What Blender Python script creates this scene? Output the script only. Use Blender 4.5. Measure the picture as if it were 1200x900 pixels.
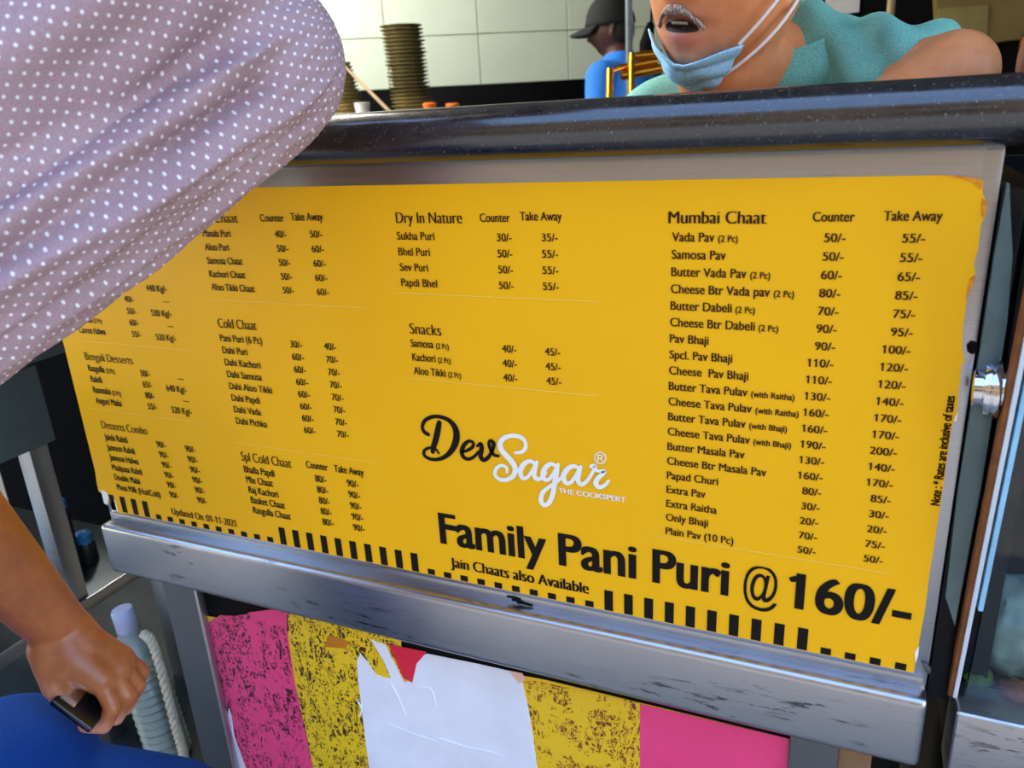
import bpy, bmesh, math, random
import numpy as np
from mathutils import Vector, Matrix, Euler
for o in list(bpy.data.objects): bpy.data.objects.remove(o)
scene = bpy.context.scene
COL = scene.collection
random.seed(7); rng = np.random.default_rng(7)

# ------------------------------------------------------------------ camera
FPX, DIST, ZC = 915.0, 0.72, 1.40          # focal length in px of a 1200 px frame, distance to the menu plane, eye height
_h = np.array([-2165., -197., FPX]); _v = np.array([148.8, 2612.8, FPX])
_H = -_h/np.linalg.norm(_h); _V = _v-(_v@_H)*_H; _V /= np.linalg.norm(_V); _N = np.cross(_H, _V)
CM = np.array([_H, _N, -_V])               # camera (right, down, forward) -> world
CP = np.array([0, -DIST, ZC])
cam = bpy.data.cameras.new('camera'); camo = bpy.data.objects.new('camera', cam); COL.objects.link(camo)
R3 = Matrix(((CM[0][0], -CM[0][1], -CM[0][2]), (CM[1][0], -CM[1][1], -CM[1][2]), (CM[2][0], -CM[2][1], -CM[2][2])))
camo.matrix_world = Matrix.Translation(Vector(CP)) @ R3.to_4x4()
cam.sensor_width = 36; cam.lens = FPX/1200*36; cam.clip_start = 0.02; cam.clip_end = 200
cam.dof.use_dof = True; cam.dof.focus_distance = 0.92; cam.dof.aperture_fstop = 7.5
scene.camera = camo

# ------------------------------------------------------------------ light and exposure
vs = scene.view_settings
vs.view_transform = 'Standard'; vs.look = 'None'; vs.gamma = 1; vs.use_curve_mapping = False; vs.exposure = 0.50
world = bpy.data.worlds.new('sky'); scene.world = world; world.use_nodes = True
wn = world.node_tree; bg = wn.nodes['Background']
sky = wn.nodes.new('ShaderNodeTexSky'); sky.sky_type = 'NISHITA'; sky.sun_disc = False
sky.sun_elevation = math.radians(66); sky.sun_rotation = 0; sky.dust_density = .3; sky.air_density = 1.0
wn.links.new(sky.outputs[0], bg.inputs[0]); bg.inputs[1].default_value = 0.80
sun = bpy.data.lights.new('sun', 'SUN'); sun.energy = 3.8; sun.angle = math.radians(.6); sun.color = (1, .93, .82)
suno = bpy.data.objects.new('sun', sun); COL.objects.link(suno); suno.rotation_euler = Vector((.12, -.26, -1.0)).to_track_quat('-Z', 'Y').to_euler()   # high sun from behind the stall roof
def area(name, loc, target, size, size_y, power, col=(1, 1, 1)):
    l = bpy.data.lights.new(name, 'AREA'); l.shape = 'RECTANGLE'; l.size = size; l.size_y = size_y; l.energy = power; l.color = col
    o = bpy.data.objects.new(name, l); COL.objects.link(o); o.location = loc
    o.rotation_euler = (Vector(target)-Vector(loc)).to_track_quat('-Z', 'Y').to_euler(); return o

# ------------------------------------------------------------------ pixel rays of the 1200x900 frame -> points at real places
def ray(px, py): return CM @ np.array([px-600., py-450., FPX])
def P(px, py, Y=0.): r = ray(px, py); return CP+r*((Y+DIST)/r[1])
def PX(px, py, X): r = ray(px, py); return CP+r*(X/r[0])
def PD(px, py, D): r = ray(px, py); return CP+r*(D/FPX)
def rad(px, D): return px*D/FPX

# ------------------------------------------------------------------ materials
def lin(c):
    if isinstance(c, str): c = [int(c[i:i+2], 16)/255 for i in (0, 2, 4)]
    return tuple(x/12.92 if x <= .04045 else ((x+.055)/1.055)**2.4 for x in c)+(1,)
def inp(b, name, val):
    if name in b.inputs: b.inputs[name].default_value = val
class NT:
    def __init__(s, name):
        s.m = bpy.data.materials.new(name); s.m.use_nodes = True; s.t = s.m.node_tree; s.b = s.t.nodes['Principled BSDF']
    def n(s, kind, **kw):
        x = s.t.nodes.new('ShaderNode'+kind)
        for k, v in kw.items(): setattr(x, k, v)
        return x
    def l(s, a, b): s.t.links.new(a, b)
    def coord(s, which='Object', scale=(1, 1, 1), rot=(0, 0, 0)):
        tc = s.n('TexCoord'); mp = s.n('Mapping'); s.l(tc.outputs[which], mp.inputs[0]); mp.inputs['Scale'].default_value = scale; mp.inputs['Rotation'].default_value = rot
        return mp.outputs[0]
    def noise(s, vec, scale, detail=3, rough=.5, dist=0):
        x = s.n('TexNoise'); s.l(vec, x.inputs['Vector']); x.inputs['Scale'].default_value = scale; x.inputs['Detail'].default_value = detail
        x.inputs['Roughness'].default_value = rough; x.inputs['Distortion'].default_value = dist; return x.outputs[0]
    def ramp(s, fac, stops):
        r = s.n('ValToRGB'); s.l(fac, r.inputs[0]); e = r.color_ramp.elements
        while len(e) < len(stops): e.new(.5)
        for q, (p, c) in zip(e, stops): q.position = p; q.color = c if len(c) == 4 else (*c, 1)
        return r.outputs[0]
    def mix(s, fac, a, b, mode='MIX'):
        x = s.n('Mix', data_type='RGBA', blend_type=mode)
        if isinstance(fac, (int, float)): x.inputs[0].default_value = fac
        else: s.l(fac, x.inputs[0])
        for k, v in ((6, a), (7, b)):
            if isinstance(v, tuple): x.inputs[k].default_value = v
            else: s.l(v, x.inputs[k])
        return x.outputs[2]
    def math(s, op, a, b=0.):
        x = s.n('Math', operation=op)
        for k, v in ((0, a), (1, b)):
            if isinstance(v, (int, float)): x.inputs[k].default_value = v
            else: s.l(v, x.inputs[k])
        return x.outputs[0]
    def base(s, c):
        if isinstance(c, tuple): s.b.inputs['Base Color'].default_value = c
        else: s.l(c, s.b.inputs['Base Color'])
    def rough(s, r):
        if isinstance(r, (int, float)): s.b.inputs['Roughness'].default_value = r
        else: s.l(r, s.b.inputs['Roughness'])
    def bump(s, h, strength=.3, dist=.002):
        x = s.n('Bump'); x.inputs['Strength'].default_value = strength; x.inputs['Distance'].default_value = dist
        s.l(h, x.inputs['Height']); s.l(x.outputs[0], s.b.inputs['Normal'])
BW = [(0, 0, 0, 1), (1, 1, 1, 1)]
def plain(name, col, rough=.5, metal=0., var=.12, scale=25., bump=0., spec=None, stretch=(1, 1, 1), emit=None):
    t = NT(name); c = lin(col); v = t.coord(scale=stretch); nz = t.noise(v, scale, 4)
    lo = tuple(x*(1-var) for x in c[:3])+(1,); hi = tuple(min(1, x*(1+var)) for x in c[:3])+(1,)
    t.base(t.ramp(nz, [(.3, lo), (.7, hi)])); t.rough(rough); t.b.inputs['Metallic'].default_value = metal
    if bump: t.bump(nz, bump, .003)
    if spec is not None: inp(t.b, 'Specular IOR Level', spec)
    if emit: t.b.inputs['Emission Color'].default_value = c; t.b.inputs['Emission Strength'].default_value = emit
    return t.m
def steel(name, col='b9babd', rough=.3, stretch=(1.2, 40, 60), wear=.0, wearpos=None):
    t = NT(name); v = t.coord(scale=stretch); fine = t.noise(v, 9, 5, .65); big = t.noise(t.coord(), 6, 4)
    c = lin(col); lo = tuple(x*.8 for x in c[:3])+(1,)
    col_ = t.mix(.5, t.ramp(fine, [(.25, lo), (.75, c)]), t.ramp(big, [(.3, lo), (.7, c)]))
    if wear:
        g = t.noise(t.coord(scale=(14, 60, 75)), 1.6, 8, .7, .4); sp = t.noise(t.coord(scale=(3, 5, 9)), 2.2, 3)
        m = t.math('MULTIPLY', t.ramp(g, [(.55, BW[0]), (.63, BW[1])]), t.ramp(sp, [(.49, BW[0]), (.60, BW[1])]))
        col_ = t.mix(t.math('MULTIPLY', m, wear), col_, (.03, .03, .035, 1))
    t.base(col_); t.b.inputs['Metallic'].default_value = 1
    t.rough(t.ramp(fine, [(.2, (rough*.8,)*3), (.8, (rough*1.3,)*3)])); t.bump(fine, .12, .001)
    return t.m
M = {}
M['steel'] = steel('brushed_steel'); M['steel_beam'] = steel('worn_brushed_steel', 'c0c0c4', .30, wear=.85)
M['steel_dark'] = steel('dull_steel', '6f757c', .42); M['chrome'] = plain('polished_chrome', 'd8dade', .08, 1, .02)
M['steel_left'] = plain('grey_painted_steel', '5d6a6e', .38, .6, .15, 12)
def granite():
    t = NT('black_granite'); v = t.coord(); n1 = t.noise(v, 420, 2, .6); n2 = t.noise(v, 60, 3)
    c = t.ramp(n1, [(.50, (.006, .006, .008, 1)), (.66, (.03, .03, .034, 1)), (.78, (.34, .33, .31, 1))])
    t.base(t.mix(.3, c, t.ramp(n2, [(.3, (.004, .004, .005, 1)), (.8, (.05, .048, .046, 1))]))); t.rough(t.ramp(n2, [(.3, (.14,)*3), (.7, (.22,)*3)]))
    inp(t.b, 'IOR', 1.82); t.bump(n1, .08, .0006); return t.m
M['granite'] = granite()
M['black'] = plain('black_laminate', '08080a', .35, 0, .3, spec=.25); M['blackmatt'] = plain('matt_black', '0b0b0c', .85, 0, .3, spec=.12)
M['sheet'] = plain('yellow_vinyl', 'fdb900', .5, 0, .04, 5, spec=.28); M['print'] = plain('black_print', '120c05', .6, 0, .1, spec=.2)
M['brownprint'] = plain('dark_brown_print', '3a1804', .6, 0, .1, spec=.2); M['whiteprint'] = plain('white_print', 'f6f4ea', .5, 0, .03)
M['paleline'] = plain('pale_yellow_print', 'ffe27a', .5, 0, .03); M['tornedge'] = plain('torn_orange_edge', 'd98a10', .6, 0, .3, 200)
M['paper'] = plain('torn_white_paper', 'e6e6ee', .75, 0, .05, 18, .25)
def scratched(name, ink, under, th, solid, seed):
    t = NT(name); m = None
    for k, (st, sc, wd) in enumerate((((1, 1, .22), 55, .022), ((.35, 1, 1), 60, .016), ((1, 1, .6), 90, .03), ((.8, 1, .35), 130, .03))):
        mp = t.coord(scale=st, rot=(0, (.25, -.5, .9, -.2)[k], 0)); n = t.noise(mp, sc+seed, 2, .5, .8)
        l_ = t.ramp(t.math('ABSOLUTE', t.math('SUBTRACT', n, .5)), [(wd*th, BW[1]), (wd*th*1.5, BW[0])]); m = l_ if m is None else t.math('MAXIMUM', m, l_)
    big = t.noise(t.coord(), 16+seed, 4, .7); m = t.math('MAXIMUM', m, t.ramp(big, [(solid, BW[0]), (solid+.03, BW[1])]))
    dk = t.mix(t.noise(t.coord(), 70, 3), lin(under), tuple(x*.35 for x in lin(under)[:3])+(1,))
    t.base(t.mix(m, dk, lin(ink))); t.rough(.45); t.bump(m, .3, .0008); return t.m
M['pinkscr'] = scratched('scratched_pink_print', 'f2427c', '5a0c20', 1.0, .53, 1.3)
M['yelscr'] = scratched('scratched_yellow_print', 'f0c414', '5a3208', 1.0, .57, 4.1)
M['yelbrown'] = scratched('peeling_yellow_print', 'eec018', '9a5208', .8, .50, 6.7)
M['pink'] = plain('pink_print', 'f2427c', .4, 0, .06, 9); M['red'] = plain('red_print', 'e0263c', .45, 0, .08)
M['yellow'] = plain('yellow_print', 'f0bd18', .45, 0, .08); M['peach'] = plain('peach_paper', 'e8b9a0', .7, 0, .08)
def glassmat(name, col, rough=.03, alpha=.35):
    t = NT(name); t.base(lin(col)); t.rough(rough); inp(t.b, 'Transmission Weight', 1-alpha); inp(t.b, 'IOR', 1.45); return t.m
M['glass'] = glassmat('clear_display_glass', 'e4ebe9', .0, .0); M['clear'] = glassmat('clear_plastic', 'cfe0d8', .18, .45)
M['edgeglass'] = plain('frosted_glass_edge', '50625f', .2, 0, .2, 30); M['paleedge'] = plain('pale_glass_edge', 'c9d2d8', .2, 0, .05)
M['blueedge'] = plain('blue_protective_film', '8fc3df', .3, 0, .15); M['rust'] = plain('brown_sealant', '7a4410', .6, 0, .3, 60)

# ------------------------------------------------------------------ mesh helpers
def link(o, parent=None):
    COL.objects.link(o)
    if parent is not None: o.parent = parent; o.matrix_parent_inverse = parent.matrix_world.inverted()
    return o
def shade(me, angle=35):
    me.shade_smooth()
    try: me.set_sharp_from_angle(angle=math.radians(angle))
    except Exception: pass
def new(name, me, mat, parent=None, smooth=True):
    if mat is not None and not me.materials: me.materials.append(M[mat] if isinstance(mat, str) else mat)
    if smooth: shade(me)
    return link(bpy.data.objects.new(name, me), parent)
def tag(o, label=None, cat=None, group=None, kind=None):
    for k, v in (('label', label), ('category', cat), ('group', group), ('kind', kind)):
        if v: o[k] = v
    return o
def thing(name, label, cat, loc=(0, 0, 0), rz=0., group=None):
    o = bpy.data.objects.new(name, None); o.location = loc; o.rotation_euler = (0, 0, rz); COL.objects.link(o)
    o.matrix_world = Matrix.Translation(Vector(loc)) @ Matrix.Rotation(rz, 4, 'Z')
    return tag(o, label, cat, group)
class MB:
    def __init__(s): s.v = []; s.f = []
    def add(s, vs_, fs): n = len(s.v); s.v += [tuple(float(c) for c in v) for v in vs_]; s.f += [tuple(i+n for i in f) for f in fs]; return s
    def box(s, a, b):
        (x0, y0, z0), (x1, y1, z1) = a, b
        return s.add([(x0,y0,z0),(x1,y0,z0),(x1,y1,z0),(x0,y1,z0),(x0,y0,z1),(x1,y0,z1),(x1,y1,z1),(x0,y1,z1)], [(0,3,2,1),(4,5,6,7),(0,1,5,4),(1,2,6,5),(2,3,7,6),(3,0,4,7)])
    def prism(s, pts, off):           # polygon extruded by a vector
        n = len(pts); pts = [np.array(p, float) for p in pts]; off = np.array(off, float)
        return s.add([*pts, *[p+off for p in pts]], [tuple(range(n)), tuple(range(2*n-1, n-1, -1))]+[((i+1) % n, i, n+i, n+(i+1) % n) for i in range(n)])
    def tube(s, pts, rs, seg=12, cap=True):
        pts = [np.array(p, float) for p in pts]; rs = [rs]*len(pts) if isinstance(rs, (int, float)) else rs; up = None; n0 = len(s.v)
        for i, p in enumerate(pts):
            t = pts[min(i+1, len(pts)-1)]-pts[max(i-1, 0)]; t = t/(np.linalg.norm(t)+1e-12)
            if up is None: up = np.array([0, 0, 1.]) if abs(t[2]) < .9 else np.array([1., 0, 0])
            up = up-(up@t)*t; up /= np.linalg.norm(up); w = np.cross(t, up)
            for k in range(seg): a = 2*math.pi*k/seg; s.v.append(tuple(p+rs[i]*(math.cos(a)*up+math.sin(a)*w)))
        for i in range(len(pts)-1):
            for k in range(seg): a = n0+i*seg+k; b = n0+i*seg+(k+1) % seg; s.f.append((a, b, b+seg, a+seg))
        if cap: s.f.append(tuple(n0+k for k in range(seg))[::-1]); s.f.append(tuple(n0+(len(pts)-1)*seg+k for k in range(seg)))
        return s
    def lathe(s, prof, c=(0, 0, 0), seg=24, axis=None):    # profile [(r, z)]
        n0 = len(s.v); ax = Vector(axis or (0, 0, 1)).normalized(); q = ax.to_track_quat('Z', 'Y').to_matrix(); c = Vector(c)
        for r, z in prof:
            for k in range(seg): a = 2*math.pi*k/seg; s.v.append(tuple(c+q @ Vector((r*math.cos(a), r*math.sin(a), z))))
        for i in range(len(prof)-1):
            for k in range(seg): a = n0+i*seg+k; b = n0+i*seg+(k+1) % seg; s.f.append((a, b, b+seg, a+seg))
        return s
    def build(s, name, mat, parent=None, smooth=True, bevel=0., seg=2):
        me = bpy.data.meshes.new(name); me.from_pydata(s.v, [], s.f); me.update()
        bm = bmesh.new(); bm.from_mesh(me)
        if bevel: bmesh.ops.remove_doubles(bm, verts=bm.verts, dist=1e-6); bmesh.ops.bevel(bm, geom=bm.edges[:], offset=bevel, segments=seg, profile=.6, affect='EDGES', clamp_overlap=True)
        bmesh.ops.recalc_face_normals(bm, faces=bm.faces); bm.to_mesh(me); bm.free()
        return new(name, me, mat, parent, smooth)
def box(name, a, b, mat, parent=None, bevel=.002, seg=2): return MB().box(a, b).build(name, mat, parent, bevel=bevel, seg=seg)
def frame(t):
    t = np.array(t, float); t /= np.linalg.norm(t); u = np.array([0, 0, 1.]) if abs(t[2]) < .9 else np.array([1., 0, 0]); u = u-(u@t)*t; u /= np.linalg.norm(u); return t, u, np.cross(t, u)
def capsule(mb, p0, r0, p1, r1, seg=20):
    p0 = np.array(p0, float); p1 = np.array(p1, float); t, u, w = frame(p1-p0 if np.linalg.norm(p1-p0) > 1e-6 else (0, 0, 1)); n0 = len(mb.v); rings = []
    for i in range(1, 7): a = -math.pi/2+i*math.pi/12; rings.append((p0+t*r0*math.sin(a), r0*math.cos(a)))
    for i in range(0, 6): a = i*math.pi/12; rings.append((p1+t*r1*math.sin(a), r1*math.cos(a)))
    for c, r in rings:
        for k in range(seg): b = 2*math.pi*k/seg; mb.v.append(tuple(c+r*(math.cos(b)*u+math.sin(b)*w)))
    mb.v.append(tuple(p0-t*r0)); mb.v.append(tuple(p1+t*r1)); a0, a1 = len(mb.v)-2, len(mb.v)-1; L = len(rings)
    for i in range(L-1):
        for k in range(seg): a = n0+i*seg+k; b = n0+i*seg+(k+1) % seg; mb.f.append((a, b, b+seg, a+seg))
    for k in range(seg): mb.f.append((n0+(k+1) % seg, n0+k, a0)); mb.f.append((n0+(L-1)*seg+k, n0+(L-1)*seg+(k+1) % seg, a1))
def chain(mb, pts, rs):
    for i in range(len(pts)-1): capsule(mb, pts[i], rs[i], pts[i+1], rs[i+1])
def ellipsoid(mb, c, r, Rm=np.eye(3), seg=24):
    n0 = len(mb.v); c = np.array(c, float); L = seg//2
    for i in range(1, L):
        a = -math.pi/2+math.pi*i/L
        for k in range(seg): b = 2*math.pi*k/seg; mb.v.append(tuple(c+Rm @ np.array([r[0]*math.cos(a)*math.cos(b), r[1]*math.cos(a)*math.sin(b), r[2]*math.sin(a)])))
    mb.v.append(tuple(c-Rm @ np.array([0, 0, r[2]]))); mb.v.append(tuple(c+Rm @ np.array([0, 0, r[2]]))); a0, a1 = len(mb.v)-2, len(mb.v)-1
    for i in range(L-2):
        for k in range(seg): a = n0+i*seg+k; b = n0+i*seg+(k+1) % seg; mb.f.append((a, b, b+seg, a+seg))
    for k in range(seg): mb.f.append((n0+(k+1) % seg, n0+k, a0)); mb.f.append((n0+(L-2)*seg+k, n0+(L-2)*seg+(k+1) % seg, a1))
def fuse(mb, voxel, smooth=6):      # one continuous skin over the closed shapes
    me = bpy.data.meshes.new('tmp'); me.from_pydata(mb.v, [], mb.f); me.update()
    o = bpy.data.objects.new('tmp', me); COL.objects.link(o)
    r = o.modifiers.new('r', 'REMESH'); r.mode = 'VOXEL'; r.voxel_size = voxel; r.adaptivity = 0
    if smooth: s = o.modifiers.new('s', 'SMOOTH'); s.iterations = smooth; s.factor = .5
    dg = bpy.context.evaluated_depsgraph_get(); dg.update()
    out = bpy.data.meshes.new_from_object(o.evaluated_get(dg)); bpy.data.objects.remove(o); bpy.data.meshes.remove(me); return out
def coords(me): a = np.empty(len(me.vertices)*3, np.float32); me.vertices.foreach_get('co', a); return a.reshape(-1, 3).astype(float)
def normals(me): a = np.empty(len(me.vertices)*3, np.float32); me.vertex_normals.foreach_get('vector', a); return a.reshape(-1, 3).astype(float)
def setco(me, c): me.vertices.foreach_set('co', c.astype(np.float32).ravel()); me.update()
def colattr(me, cols):
    at = me.color_attributes.new('Col', 'FLOAT_COLOR', 'POINT'); at.data.foreach_set('color', np.c_[cols, np.ones(len(cols))].astype(np.float32).ravel())
def vecattr(me, name, arr): at = me.attributes.new(name, 'FLOAT_VECTOR', 'POINT'); at.data.foreach_set('vector', arr.astype(np.float32).ravel())
def smoothcurve(pts, n=8):          # Catmull-Rom
    p = [np.array(q, float) for q in pts]; p = [2*p[0]-p[1]]+p+[2*p[-1]-p[-2]]; out = []
    for i in range(1, len(p)-2):
        for k in range(n):
            t = k/n; out.append(.5*((2*p[i])+(-p[i-1]+p[i+1])*t+(2*p[i-1]-5*p[i]+4*p[i+1]-p[i+2])*t*t+(-p[i-1]+3*p[i]-3*p[i+1]+p[i+2])*t**3))
    return out+[p[-2]]

# ================================================================== the setting
M['street'] = plain('street_paving', '8a8378', .9, 0, .2, 6); M['beige'] = plain('beige_plaster', '86694a', .9, 0, .1, 3)
M['tile'] = plain('pale_green_tile', 'c3cebc', .3, 0, .05, 2.2); M['grout'] = plain('pale_grout', 'a3ad98', .9, 0, .08)
M['ceil'] = plain('ceiling_paint', '77726a', .9, 0, .05); M['olive'] = plain('olive_brown_board', '7d6a3a', .7, 0, .25, 4)
M['lamp'] = plain('tube_glow', 'fff6e6', .4, 0, 0, 1, emit=14)
tag(box('floor', (-14, -16, -.1), (14, 10, 0), 'street', bevel=0), kind='structure')
tag(box('ceiling', (-7, -.30, 3.0), (5, 9, 3.1), 'ceil', bevel=0), kind='structure')
WA = math.radians(33); WD = np.array([math.cos(WA), math.sin(WA), 0]); WN = np.array([math.sin(WA), -math.cos(WA), 0])   # back wall: along, towards the room
W0 = PD(452, 43.8, 5.0)                                     # a tile corner on the back wall
wb = bpy.data.objects.new('wall_back', None)
def wallpt(s, t, u): return np.array([W0[0], W0[1], 0])+WD*s+WN*u+np.array([0, 0, t])
me = MB().prism([wallpt(-6, 0, -.12), wallpt(3.2, 0, -.12), wallpt(3.2, 3.0, -.12), wallpt(-6, 3.0, -.12)], WN*.112).build('wall_back', 'grout', smooth=False)
tag(me, kind='structure'); wallb = me
TW, TH = .60, .31
tm = MB().box((0, -.005, 0), (TW-.006, .005, TH-.006)).build('tile', 'tile', wallb, bevel=.002, seg=1)
first = True
for i in range(-4, 4):
    for j in range(-1, 4):
        o = tm if first else tm.copy()
        if not first: COL.objects.link(o); o.parent = wallb
        first = False
        p = wallpt(i*TW, W0[2]+j*TH, -.004); o.location = p; o.rotation_euler = (0, 0, WA)
tag(MB().prism([wallpt(-4, 0, -.01), wallpt(2.4, 0, -.01), wallpt(2.4, W0[2]-TH+.0, -.01), wallpt(-4, W0[2]-TH, -.01)], WN*.02).build('baseboard_back', 'black', smooth=False), kind='structure')
tag(box('wall_left', (-7, .55, 0), (-6.85, 9, 3.0), 'ceil', bevel=0), kind='structure')
tag(box('wall_right', (3.2, .55, 0), (3.35, 9, 3.0), 'ceil', bevel=0), kind='structure')
fac = tag(box('wall_street', (-13, -11, 0), (13, -10.6, 9.0), 'beige', bevel=0), kind='structure')
for k in range(12): box('window_pane', (-10+k%6*3.6, -10.6, 1.6+k//6*3.6), (-8.8+k%6*3.6, -10.56, 3.2+k//6*3.6), 'black', fac, bevel=0)
# back counter in front of the tiles, with tube lamps above
cnt = thing('back_counter', 'black counter running along the pale green tiled wall', 'counter')
MB().prism([wallpt(-3.6, 0, .02), wallpt(1.6, 0, .02), wallpt(1.6, 1.34, .02), wallpt(-3.6, 1.34, .02)], WN*.62).build('cabinet_body', 'blackmatt', cnt, bevel=.004)
MB().prism([wallpt(-3.62, 1.34, .012), wallpt(1.62, 1.34, .012), wallpt(1.62, 1.38, .012), wallpt(-3.62, 1.38, .012)], WN*.66).build('worktop', 'blackmatt', cnt, bevel=.006)
for k, (x, y) in enumerate(((-3.3, 2.3), (-2.2, .9))):
    t = thing('tube_lamp', ('ceiling tube lamp nearest the tiled wall', 'ceiling tube lamp above the serving counter')[k], 'lamp', (x, y, 2.925), math.radians(20), 'kitchen tube lamps')
    MB().box((-.62, -.03, .02), (.62, .03, .06)).build('housing', 'ceil', t, bevel=.004).matrix_parent_inverse.identity()
    MB().tube([(-.6, 0, 0), (.6, 0, 0)], .014).build('tube', 'lamp', t).matrix_parent_inverse.identity()
area('kitchen_light_back', (-3.3, 2.3, 2.88), (-2.5, 3.3, 1.5), 1.2, .3, 85, (1, .98, .92))
area('kitchen_light_front', (-2.2, .9, 2.88), (-.3, .3, 1.45), 1.2, .3, 60, (1, .93, .82))

# ================================================================== the serving counter
XL, XR = -1.008, .0995
BT, BB, BF = .846, .764, -.022
ct = thing('serving_counter', 'brushed steel serving counter with black granite top rail and low steel beam', 'counter', (-.45, .1, 0))
def railprof():
    pr = []; zt, zb, yf, r = 1.4068, 1.354, -.034, .0262
    for k in range(13): a = math.pi/2+math.pi*k/12; pr.append((yf+r+r*math.cos(a)*1.0, (zt+zb)/2+r*math.sin(a)))
    return pr+[(.05, zb), (.13, zb), (.14, zb+.012), (.14, zt-.012), (.13, zt)]
pr = railprof(); mb = MB(); nP = len(pr); xs = [XL-.02, XL-.016, XL-.008, .098, .108, .114, .1165, .117]; sc = [.8, .93, 1, 1, .97, .9, .8, .62]
yc, zcn = .05, 1.3804
for x, s_ in zip(xs, sc):
    for (y, z) in pr: mb.v.append((x, yc+(y-yc)*(1-(1-s_)*.25), zcn+(z-zcn)*s_))
for i in range(len(xs)-1):
    for k in range(nP): a = i*nP+k; b = i*nP+(k+1) % nP; mb.f.append((a, b, b+nP, a+nP))
mb.f.append(tuple(range(nP))[::-1]); mb.f.append(tuple((len(xs)-1)*nP+k for k in range(nP)))
tag(mb.build('top_rail', 'granite', ct), 'speckled black granite rail with rounded front')
box('front_panel', (XL, -.0005, BT-.01), (XR, .02, 1.356), 'steel', ct, bevel=.0012)
box('panel_side', (XR-.014, -.0012, BT), (XR+.0006, .018, 1.354), 'steel', ct, bevel=.003)
box('beam', (XL-.002, BF, BB), (XR+.002, .045, BT), 'steel_beam', ct, bevel=.009, seg=4)
box('seam_strip', (XL+.003, -.0022, BT-.004), (XR-.003, .004, BT+.012), 'steel', ct, bevel=.0008)
lx0, lx1 = P(188, 690)[0], P(228, 700)[0]
for x0, x1 in ((lx0, lx1), (-.02, .03)):
    box('leg', (x0, .004, 0), (x1, .05, BB+.004), 'steel_dark', ct, bevel=.003)
box('leg_trim', (lx1, .0, 0), (lx1+.006, .02, BB+.002), 'steel', ct, bevel=.0015)
box('lower_panel', (lx1+.005, .012, 0), (-.016, .02, BB+.004), 'blackmatt', ct, bevel=.001)
box('rear_panel', (XL, .10, .2), (XR, .115, 1.356), 'black', ct, bevel=.001)
box('side_panel', (XL, .018, BT-.002), (XL+.004, .102, 1.356), 'steel_dark', ct, bevel=.0008)
box('foot_bracket', (.028, .01, .5), (.062, .05, BB+.004), plain('tan_bracket', '8a6a48', .6, 0, .2), ct, bevel=.002)
# the seam between panel and beam: a few black gouges and a folded corner
for (px, py, L) in ((594, 699, 16), (600, 703, 14), (606, 706, 18)):
    a = P(px, py, -.003); b = P(px+L, py+L*.22, -.003); MB().tube([a, (a+b)/2+np.array([0, -.001, .001]), b], .0011, 6).build('gouge', 'blackmatt', ct)
mb = MB(); pts = [P(*p, -.004) for p in ((1079, 777), (1087, 778), (1091, 784), (1090, 790), (1085, 789))]; mb.prism(pts, (0, .003, 0)).build('folded_corner', 'steel_dark', ct, bevel=.0006)
mb = MB(); pts = [P(*p, -.004) for p in ((1133, 405), (1139, 400), (1145, 402), (1146, 411), (1140, 416), (1134, 413))]; mb.prism(pts, (0, .005, 0)).build('sealant_blob', 'blackmatt', ct, bevel=.001)

# ================================================================== the menu board
sg = thing('menu_board', 'yellow printed menu sheet stuck on the steel counter front', 'sign', tuple(P(600, 690)))
YS, YT = -.0022, -.0029
rt = [(1100,205),(1128,206.5),(1152,211),(1151,226),(1155,236),(1156.5,241),(1153,255),(1149,263),(1146,290),(1141,309),(1143,322),(1138,327),(1134,334),(1133,350),(1131,362),(1128,385),(1127.5,408),(1130,423),(1126,428),(1123,465),(1121,487),(1116,495),(1112,520),(1105,570),(1096,628),(1089,672),(1084,712),(1078,745),(1070.5,787)]
lf = [(157,602),(140,600),(134,598),(131,588),(124,580),(117,575),(115,566),(113,552)]
TLc = (P(73, 390)[0], P(296, 219.5)[2])
poly = [P(*p) for p in rt+lf]+[P(73, 390), np.array([TLc[0], 0, TLc[1]]), P(296, 219.5)]
poly = [np.array([p[0], YS, p[2]]) for p in poly]
MB().prism(poly[::-1], (0, .0016, 0)).build('sheet', 'sheet', sg, smooth=False)
for pl, mt in (((118,574),(124,577),(127,583),(126,592),(122,590)), 'whiteprint'), (((130,590),(134,586),(138,599),(131,600)), 'whiteprint'), (((1072,765),(1077,757),(1076,768),(1073,777)), 'whiteprint'), (((1118,493),(1122,484),(1121,494)), 'whiteprint'):
    MB().prism([P(x, y, YS-.0006) for x, y in pl], (0, .0006, 0)).build('torn_backing', mt, sg, smooth=False)
for pl in (((1108,205.4),(1128,206),(1152,210.6),(1150,222),(1140,213),(1124,208.5)), ((1151,232),(1157,236),(1156.5,243),(1152,256),(1150,250)), ((1137,326),(1143,322),(1142,330),(1135,345),(1131,352),(1134,338))):
    MB().prism([P(x, y, YS-.0008) for x, y in pl], (0, .0007, 0)).build('torn_edge', 'tornedge', sg, smooth=False)
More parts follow.
